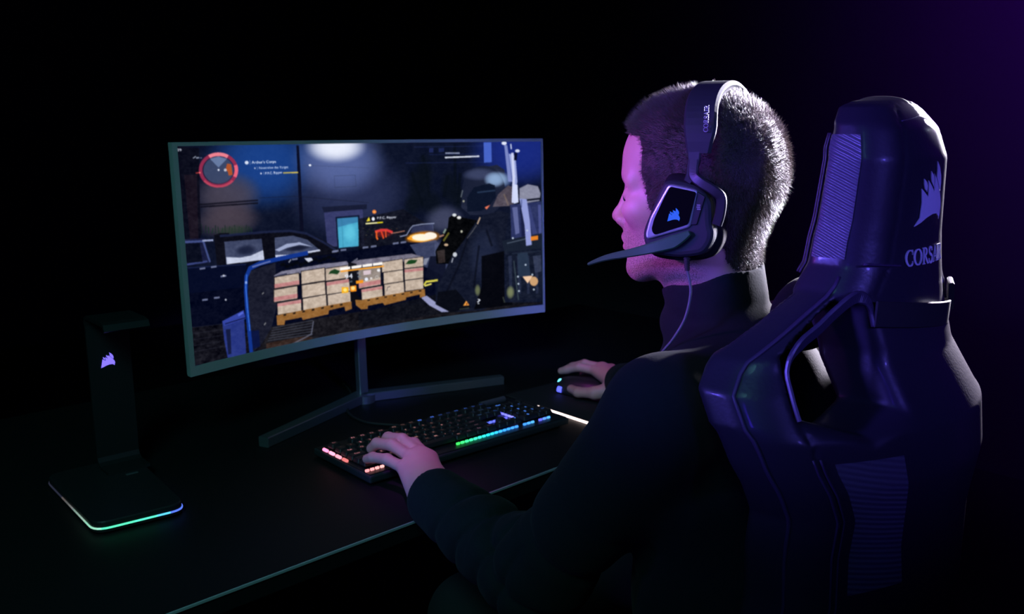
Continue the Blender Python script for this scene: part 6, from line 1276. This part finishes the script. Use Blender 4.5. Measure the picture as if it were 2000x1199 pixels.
body = mesh_obj('body', V-PL, F, M['skin'], person)
# beard shadow as an attribute of the skin
H = (V-HC)@HR.T
def ss(x, a, b): t = np.clip((x-a)/(b-a), 0, 1); return t*t*(3-2*t)
lip = np.exp(-(((H[:, 0]-.095)/.014)**2+((H[:, 2]+.072)/.0085)**2+(H[:, 1]/.022)**2))
beard = ss(H[:, 2], -.026, -.062)*ss(H[:, 2], -.16, -.135)*ss(H[:, 0], -.035, -.010)*(1-.9*np.clip(lip*1.6, 0, 1))*(1-.55*np.exp(-(((H[:, 0]-.05)/.03)**2+((H[:, 2]+.045)/.015)**2)))
beard[np.linalg.norm(H, axis=1) > .22] = 0
at = body.data.attributes.new('beard', 'FLOAT', 'POINT'); at.data.foreach_set('value', beard.astype(np.float32)*.9)
# hair: a close-cropped cap with individual strands
N_ = normals(V, F)
HL2 = [(.125,.062),(.094,.063),(.078,.062),(.064,.059),(.055,.046),(.053,.026),(.055,.012),(.049,-.004),(.046,-.022),(.034,-.036),(-.004,-.030),(-.030,-.034),(-.040,-.066),(-.052,-.092),(-.075,-.100),(-.16,-.100),(-.16,.2),(.16,.2),(.16,.075)]
near = np.where((np.linalg.norm(H, axis=1) < .16))[0]
hm = np.full(len(V), -1.0); hm[near] = -poly_sd(H[near, 0]+.004*noise3(V[near], 300, 4), H[near, 2]+.003*noise3(V[near], 400, 5), HL2)
ear = (((H[:, 0]+.013)/.022)**2+((H[:, 2]+.008)/.036)**2) < 1
hm[ear & (np.abs(H[:, 1]) > .060) & (H[:, 2] < .008)] = -1
sel = (hm[F] > 0).all(1); f = F[sel]; ids, inv = np.unique(f, return_inverse=True)
thick = .0008+.0032*ss(hm[ids], 0, .020)+.0012*noise3(V[ids], 260, 7)*ss(hm[ids], 0, .01)
top = ss(H[ids, 2], .03, .09); thick = thick*(.75+.35*top)
hv = V[ids]+N_[ids]*thick[:, None]; hf = inv.reshape(f.shape)
rs = np.random.RandomState(11); nS = 40000
vi = ids[rs.randint(0, len(ids), nS)]
root = V[vi]+N_[vi]*.001+rs.normal(size=(nS, 3))*.0008
hh = H[vi]; edge = ss(hm[vi], 0, .012)
# growth: forward on the crown, down the sides and nape
tb = ss(hh[:, 2], .015, .095)[:, None]; bb = ss(hh[:, 0], -.02, -.08)[:, None]; flow = tb*(FX*.55+FZ*.15)+(1-tb)*(-FZ*.45+FX*.20)-FZ*.20*bb*(1-tb)
dirn = N_[vi]*1.0+flow*.55+rs.normal(size=(nS, 3))*.22; dirn /= np.linalg.norm(dirn, axis=1)[:, None]
ln = (.0080+.0035*ss(hh[:, 2], .02, .09))*(.6+.6*rs.rand(nS))*(.35+.65*edge)
bend = flow*.30+rs.normal(size=(nS, 3))*.10
side = np.cross(dirn, rs.normal(size=(nS, 3))); side /= np.linalg.norm(side, axis=1)[:, None]; oth = np.cross(dirn, side)
levels = [(0, 1.), (.5, .8), (1., .12)]; R_ = .00020
SV = np.zeros((nS, 9, 3)); 
for li, (t, rr) in enumerate(levels):
    c = root+dirn*(ln*t)[:, None]+bend*(ln*t*t)[:, None]
    for k in range(3):
        a = 2*PI*k/3; SV[:, li*3+k] = c+(side*math.cos(a)+oth*math.sin(a))*R_*rr
base = (np.arange(nS)*9)[:, None, None]
qs = np.array([[l*3+k, l*3+(k+1) % 3, (l+1)*3+(k+1) % 3, (l+1)*3+k] for l in range(2) for k in range(3)])[None]
SF = (base+qs).reshape(-1, 4)
AV = np.concatenate([hv, SV.reshape(-1, 3)])-PL; AF = np.concatenate([hf, SF+len(hv)])
hair = mesh_obj('hair', AV, AF, M['scalp'], person); hair.data.materials.append(M['hair'])
mi = np.zeros(len(hair.data.polygons), np.int32); mi[len(hf):] = 1; hair.data.polygons.foreach_set('material_index', mi)
hair['label'] = 'short cropped dark hair'
# brows, eyes, lashes
for s in (1, -1):
    eb = bmesh.new()
    for i in range(220):
        t = i/219; x0 = .0915-.016*t**1.5; y0 = s*(.012+.034*t); z0 = .0120+.004*math.sin(t*PI)-.003*t+rs.uniform(-.0028, .0028)*(1-.5*t)
        a = hw(x0, y0, z0); b = a+(FX*.0015+FY*s*.0045+FZ*.0022)+rs.normal(size=3)*.0006
        q = np.cross(b-a, FX); q = q/np.linalg.norm(q)*.00036
        vs = [eb.verts.new(p-PL) for p in (a-q, a+q, b+FX*.0008)]; eb.faces.new(vs)
    bm_obj('eyebrow', eb, M['hair'], person)
    bm = bmesh.new(); bmesh.ops.create_uvsphere(bm, u_segments=24, v_segments=16, radius=.0119); ep = hw(.0745, s*.0315, -.0095)
    for v in bm.verts: v.co += Vector(ep-PL)
    ey = bm_obj('eye', bm, M['eye'], person, smooth=True)
    bm = bmesh.new(); g = ep+FX*.0100+FY*(-s*0)-FZ*.0030; tube(bm, [g-PL, g+FX*.0016-PL, g+FX*.0020-PL], [.0056, .0054, .001], 20); bm_obj('iris', bm, M['iris'], ey, smooth=True)
for s in (1, -1):
    eb = bmesh.new()
    for i in range(46):
        t = i/45*2-1; a = hw(.0872-.006*t*t, s*(.0315+.0125*t), -.0092-.0015*t*t); b = a+FX*(.0055-.001*t*t)+FY*s*t*.003-FZ*.0012+rs.normal(size=3)*.0004
        q = np.cross(b-a, FZ); q = q/np.linalg.norm(q)*.00018
        eb.faces.new([eb.verts.new(p-PL) for p in (a-q, a+q, b)])
    bm_obj('eyelashes', eb, M['hair'], person)
# ------------------------------------------------------------------ clothing
gr = .016
neck_ax = hw(-.035, 0, -.10)[:2]
def collar(P):
    zt = P[:, 2]; cx = .9070+(1.14-zt)*.06; cy = .6500-(1.14-zt)*.20
    x = P[:, 0]-cx; y = P[:, 1]-cy; r = np.hypot(x, y); fwd_ = x*FX[0]+y*FX[1]
    lim = 1.134-.27*fwd_+.002*np.sin(np.arctan2(y, x)*5)
    R = .0595+.16*np.maximum(1.105-zt, 0)+.004*np.sin(zt*120+2*np.arctan2(y, x))*ss(zt, 1.12, 1.08)
    return np.maximum(np.abs(r-R)-.0042, np.maximum(zt-lim, 1.03-zt))
def cavity(P):
    zt = P[:, 2]; cx = .9070+(1.14-zt)*.06; cy = .6500-(1.14-zt)*.20
    return np.maximum(np.hypot(P[:, 0]-cx, P[:, 1]-cy)-.0555, 1.055-zt)
jack = [ell(W3(.922,.575,.62), (.178,.130,.12), k=.06), ell(W3(.918,.585,.76), (.168,.125,.15), k=.06), ell(W3(.910,.600,.92), (.178,.122,.15), k=.05),
        cap(SL, NB-W3(0,0,.035), .055, .058, .04), cap(SR, NB-W3(0,0,.035), .060, .060, .04), cap(NB-W3(0,0,.045), W3(.912,.600,.93), .080, .09, .04),
        cap(SL, EL, .062, .056, .035), cap(EL, WL+(WL-EL)*.02, .060, .0440, .02), cap(SR, ER, .066, .055, .035), cap(ER, WR, .055, .0385, .02),
        fun(collar, .012)]
cavs = [fun(cavity, .004, 's'), cap(WL+(EL-WL)*.10, WL+(WL-EL)*.3, 0.0370, .0395, .003, 's'), cap(WR+(ER-WR)*.10, WR+(WR-ER)*.3, .0315, .033, .003, 's'),
        fun(lambda P: .565-P[:, 2], op='i')]
def segpar(P, a, b):
    ab = b-a; L = np.linalg.norm(ab); t = (P-a)@ab/L; r = np.linalg.norm(P-a-np.outer(np.clip(t, 0, L)/L, ab), axis=1); return t, r, L
def folds(P, d):
    out = d.copy()
    for (S_, E_, W__) in ((SL, EL, WL), (SR, ER, WR)):
        t, r, L = segpar(P, E_, W__); m_ = (r < .085)*ss(t, -.05, .0)*ss(t, L+.0, L-.05)
        q = t+.010*noise3(P, 30, 2)+.35*(P[:, 2]-E_[2])
        out += m_*(.0085*(1-np.abs(np.sin(q*58)))**2-.0030)*ss(t, L*.98, L*.55) + m_*.0012*noise3(P, 120, 9)
        t, r, L = segpar(P, S_, E_); m_ = (r < .095)*ss(t, L*.35, L*.9)*ss(t, L+.06, L)
        q = t+.014*noise3(P, 26, 5)
        out += m_*(.0100*(1-np.abs(np.sin(q*44)))**2-.003)
    out += .0022*noise3(P, 34, 8)*ss(P[:, 2], 1.10, 1.04)
    return out
V2, F2 = surface(jack+cavs, (.60, .40, .55), (1.42, 1.22, 1.19), .0030, post=folds)
mesh_obj('jacket', V2-PL, F2, M['cloth'], person)
tr = [ell(W3(.922,.575,.585), (.165,.120,.085), k=.05), cap(HL, KL, .088, .066, .03), cap(KL, AL, .064, .050, .02), cap(HRt, KR, .088, .066, .03), cap(KR, AR, .064, .050, .02), fun(lambda P: .10-P[:, 2], op='i')]
V2, F2 = surface(tr, (.68, .42, .08), (1.18, 1.16, .70), .006, post=lambda P, d: d+.003*noise3(P, 40, 3))
mesh_obj('trousers', V2-PL, F2, M['trouser'], person)
for A_ in (AL, AR):
    V2, F2 = surface([ell(A_+W3(0,.02,-.045), (.046,.062,.050), k=.03), ell(A_+W3(0,.12,-.072), (.048,.085,.036), k=.04), fun(lambda P: .004-P[:, 2], op='i')], tuple(A_-W3(.1,.1,.13)), tuple(A_+W3(.1,.28,.08)), .004)
    mesh_obj('shoe', V2-PL, F2, M['shoe'], person)
# ------------------------------------------------------------------ headset (worn by the person), in the head's own frame: +Y forward, +X right, +Z up
hd = thing('headset', 'black over-ear headset with a microphone boom worn by the seated person', 'headset', tuple(HC), HA)
def L3(x, y, z): return Vector((-y, x, z))     # head frame (forward, left, up) -> local
band = []
for i in range(33):
    a = PI*i/32; yy = .0985*math.cos(a); s_ = math.sin(a)
    band.append((yy, .043+.0775*(s_**.80)))
bx = lambda zz: -.0265+.008*ss(zz, .06, .12)
def arch(bm, pts, w, t, off=0.0):
    P = [L3(bx(z), y, z) for y, z in pts]; n = len(P); rings = []
    for i, p in enumerate(P):
        d = (P[min(i+1, n-1)]-P[max(i-1, 0)]).normalized(); b = Vector((0, 1, 0)); a = b.cross(d).normalized()
        if a.dot(p-Vector((0,0,.03))) < 0: a = -a
        ww = w*(1-.28*max(0, 1-i/2.5)-.28*max(0, 1-(n-1-i)/2.5)); c = t*.35
        sec = [(-ww/2+c, -t/2), (ww/2-c, -t/2), (ww/2, -t/2+c), (ww/2, t/2-c), (ww/2-c, t/2), (-ww/2+c, t/2), (-ww/2, t/2-c), (-ww/2, -t/2+c)]
        rings.append([bm.verts.new(p+b*x+a*(y+off)) for x, y in sec])
    for A, B in zip(rings, rings[1:]):
        for k in range(8): bm.faces.new((A[k], A[(k+1) % 8], B[(k+1) % 8], B[k]))
    bm.faces.new(rings[0][::-1]); bm.faces.new(rings[-1])
bm = bmesh.new(); arch(bm, band, .037, .0075); bm_obj('headband', bm, M['bandplastic'] if 'bandplastic' in M else M['matteplastic'], hd, smooth=False)
bm = bmesh.new(); arch(bm, band[5:-5], .034, .007, -.0055); bm_obj('headband_pad', bm, M['cushion'], hd)
word_obj('wordmark', 'CORSAIR', lambda x, y, h: L3(-.0345+y, .1028+h, .080+x), M['print'], hd, .0052)
CUP = [(.0075,.0142),(-.0188,.0115),(-.0350,.0056),(-.0450,-.0069),(-.0470,-.0349),(-.0500,-.0400),(-.0490,-.0520),(-.040,-.0670),(-.0106,-.0722),(.0246,-.0700),(.0322,-.0560),(.0330,-.0435),(.0238,-.0206),(.0140,.0042)]
RIM = [(.0025,.0098),(-.0310,.0038),(-.0238,-.0372),(.0256,-.0534),(.0280,-.0475),(.0230,-.0280),(.0110,-.0055)]
PAN = [(.0002,.0070),(-.0298,.0020),(-.0222,-.0335),(.0165,-.0475),(.0205,-.0420),(.0178,-.0300),(.0070,-.0060)]
SLOT = [(-.0300,.0022),(-.0392,-.0030),(-.0310,-.0340),(-.0228,-.0345)]
for s in (1, -1):
    f = lambda x, y, h: L3(x, s*h, y)
    cup = bpy.data.objects.new('ear_cup', None)
    bm = bmesh.new(); prism(bm, roundpoly(CUP, .010, 4), f, .091, .1085, .007); cupo = bm_obj('ear_cup', bm, M['matteplastic'], hd)
    bpy.data.objects.remove(cup)
    bm = bmesh.new(); prism(bm, roundpoly([(-.009+(x+.009)*1.13, -.030+(y+.030)*1.16) for x, y in CUP], .022, 4), f, .0745, .0905, .006); bm_obj('ear_cushion', bm, M['cushion'], hd, smooth=True)
    bm = bmesh.new(); prism(bm, roundpoly(RIM, .005, 4), f, .106, .1115, .0025); o = bm_obj('rim', bm, M['rim'] if 'rim' in M else M['gloss'], cupo); o['label'] = 'glossy rim round the side panel'
    bm = bmesh.new(); prism(bm, roundpoly(PAN, .003, 4), f, .109, .1124, .0006); bm_obj('side_panel', bm, M['panelblack'] if 'panelblack' in M else M['gloss'], cupo)
    bm = bmesh.new(); prism(bm, roundpoly(SLOT, .0015, 3), f, .106, .1100, .0008); bm_obj('switch_panel', bm, M['blackplastic'], cupo)
    emblem_obj('logo', (lambda x, y, h, s=s: L3(-.0055-x*s*1.0, s*(.1126+h), -.0242+y)), glow('cup_logo_glow', (.01, .13, 1), .8), cupo, .0142)
    # yoke from the slider to the rear of the cup
    yk = catmull([L3(-.0225, s*.1010, .036), L3(-.0240, s*.1050, .020), L3(-.0330, s*.1075, .0125), L3(-.0480, s*.1080, .0040), L3(-.0560, s*.1070, -.0040), L3(-.0555, s*.1060, -.0200), L3(-.0520, s*.1050, -.0330)], 5)
    bm = bmesh.new(); strip(bm, yk, [.011]*len(yk), .0058, (-s, 0, 0)); bm_obj('yoke', bm, M['satinblack'] if 'satinblack' in M else M['blackplastic'], hd)
    bm = bmesh.new(); strip(bm, [L3(-.0215, s*.0990, .052), L3(-.0225, s*.1010, .036), L3(-.0205, s*.1035, .018), L3(-.017, s*.1035, .012)], [.016, .014, .012, .010], .0045, (-s, 0, 0)); bm_obj('slider', bm, M['satinblack'] if 'satinblack' in M else M['blackplastic'], hd)
bm = bmesh.new(); box(bm, -.1108, -.1100, -.0342, -.0302, -.0150, -.0139); box(bm, -.1108, -.1100, -.0345, -.0305, -.0128, -.0117); box(bm, -.1108, -.1100, -.0348, -.0308, -.0172, -.0161); bm_obj('switch_mark', bm, M['print'], hd)
# microphone boom, wide blade tapering to the tip
mc = [L3(-.024, .1115, -.0430), L3(-.006, .1125, -.0535), L3(.020, .1110, -.0625), L3(.045, .1030, -.0700), L3(.085, .0860, -.0810), L3(.1140, .0730, -.0925)]
mw = [.006, .0150, .0125, .0100, .0072, .0035]
bm = bmesh.new(); pts = catmull(mc, 6); ws = list(np.interp(np.linspace(0, 5, len(pts)), range(6), mw))
strip(bm, pts, ws, .0050, (-1, 0, 0)); mic = bm_obj('microphone_boom', bm, M['boom'] if 'boom' in M else M['matteplastic'], hd)
# cable with its ribbed strain relief
cp = [L3(-.0170, .098, -.0700), L3(-.0185, .0985, -.0860), L3(-.0240, .1000, -.1100), L3(-.0200, .1040, -.1400), L3(-.0080, .1080, -.1650), L3(.0100, .1050, -.1900), L3(.0220, .0900, -.2200)]
bm = bmesh.new(); tube(bm, catmull(cp, 8), .0017, 8); bm_obj('cable', bm, M['cable'] if 'cable' in M else M['rubber'], hd, smooth=True)
bm = bmesh.new()
for i in range(7):
    p = Vector(cp[0]).lerp(Vector(cp[1]), .05+i*.16); tube(bm, [p+Vector((0,0,.0007)), p-Vector((0,0,.0007))], .0040-.00020*i, 12)
tube(bm, [cp[0], cp[1]], .0030, 10); bm_obj('strain_relief', bm, M['rubber'], hd)
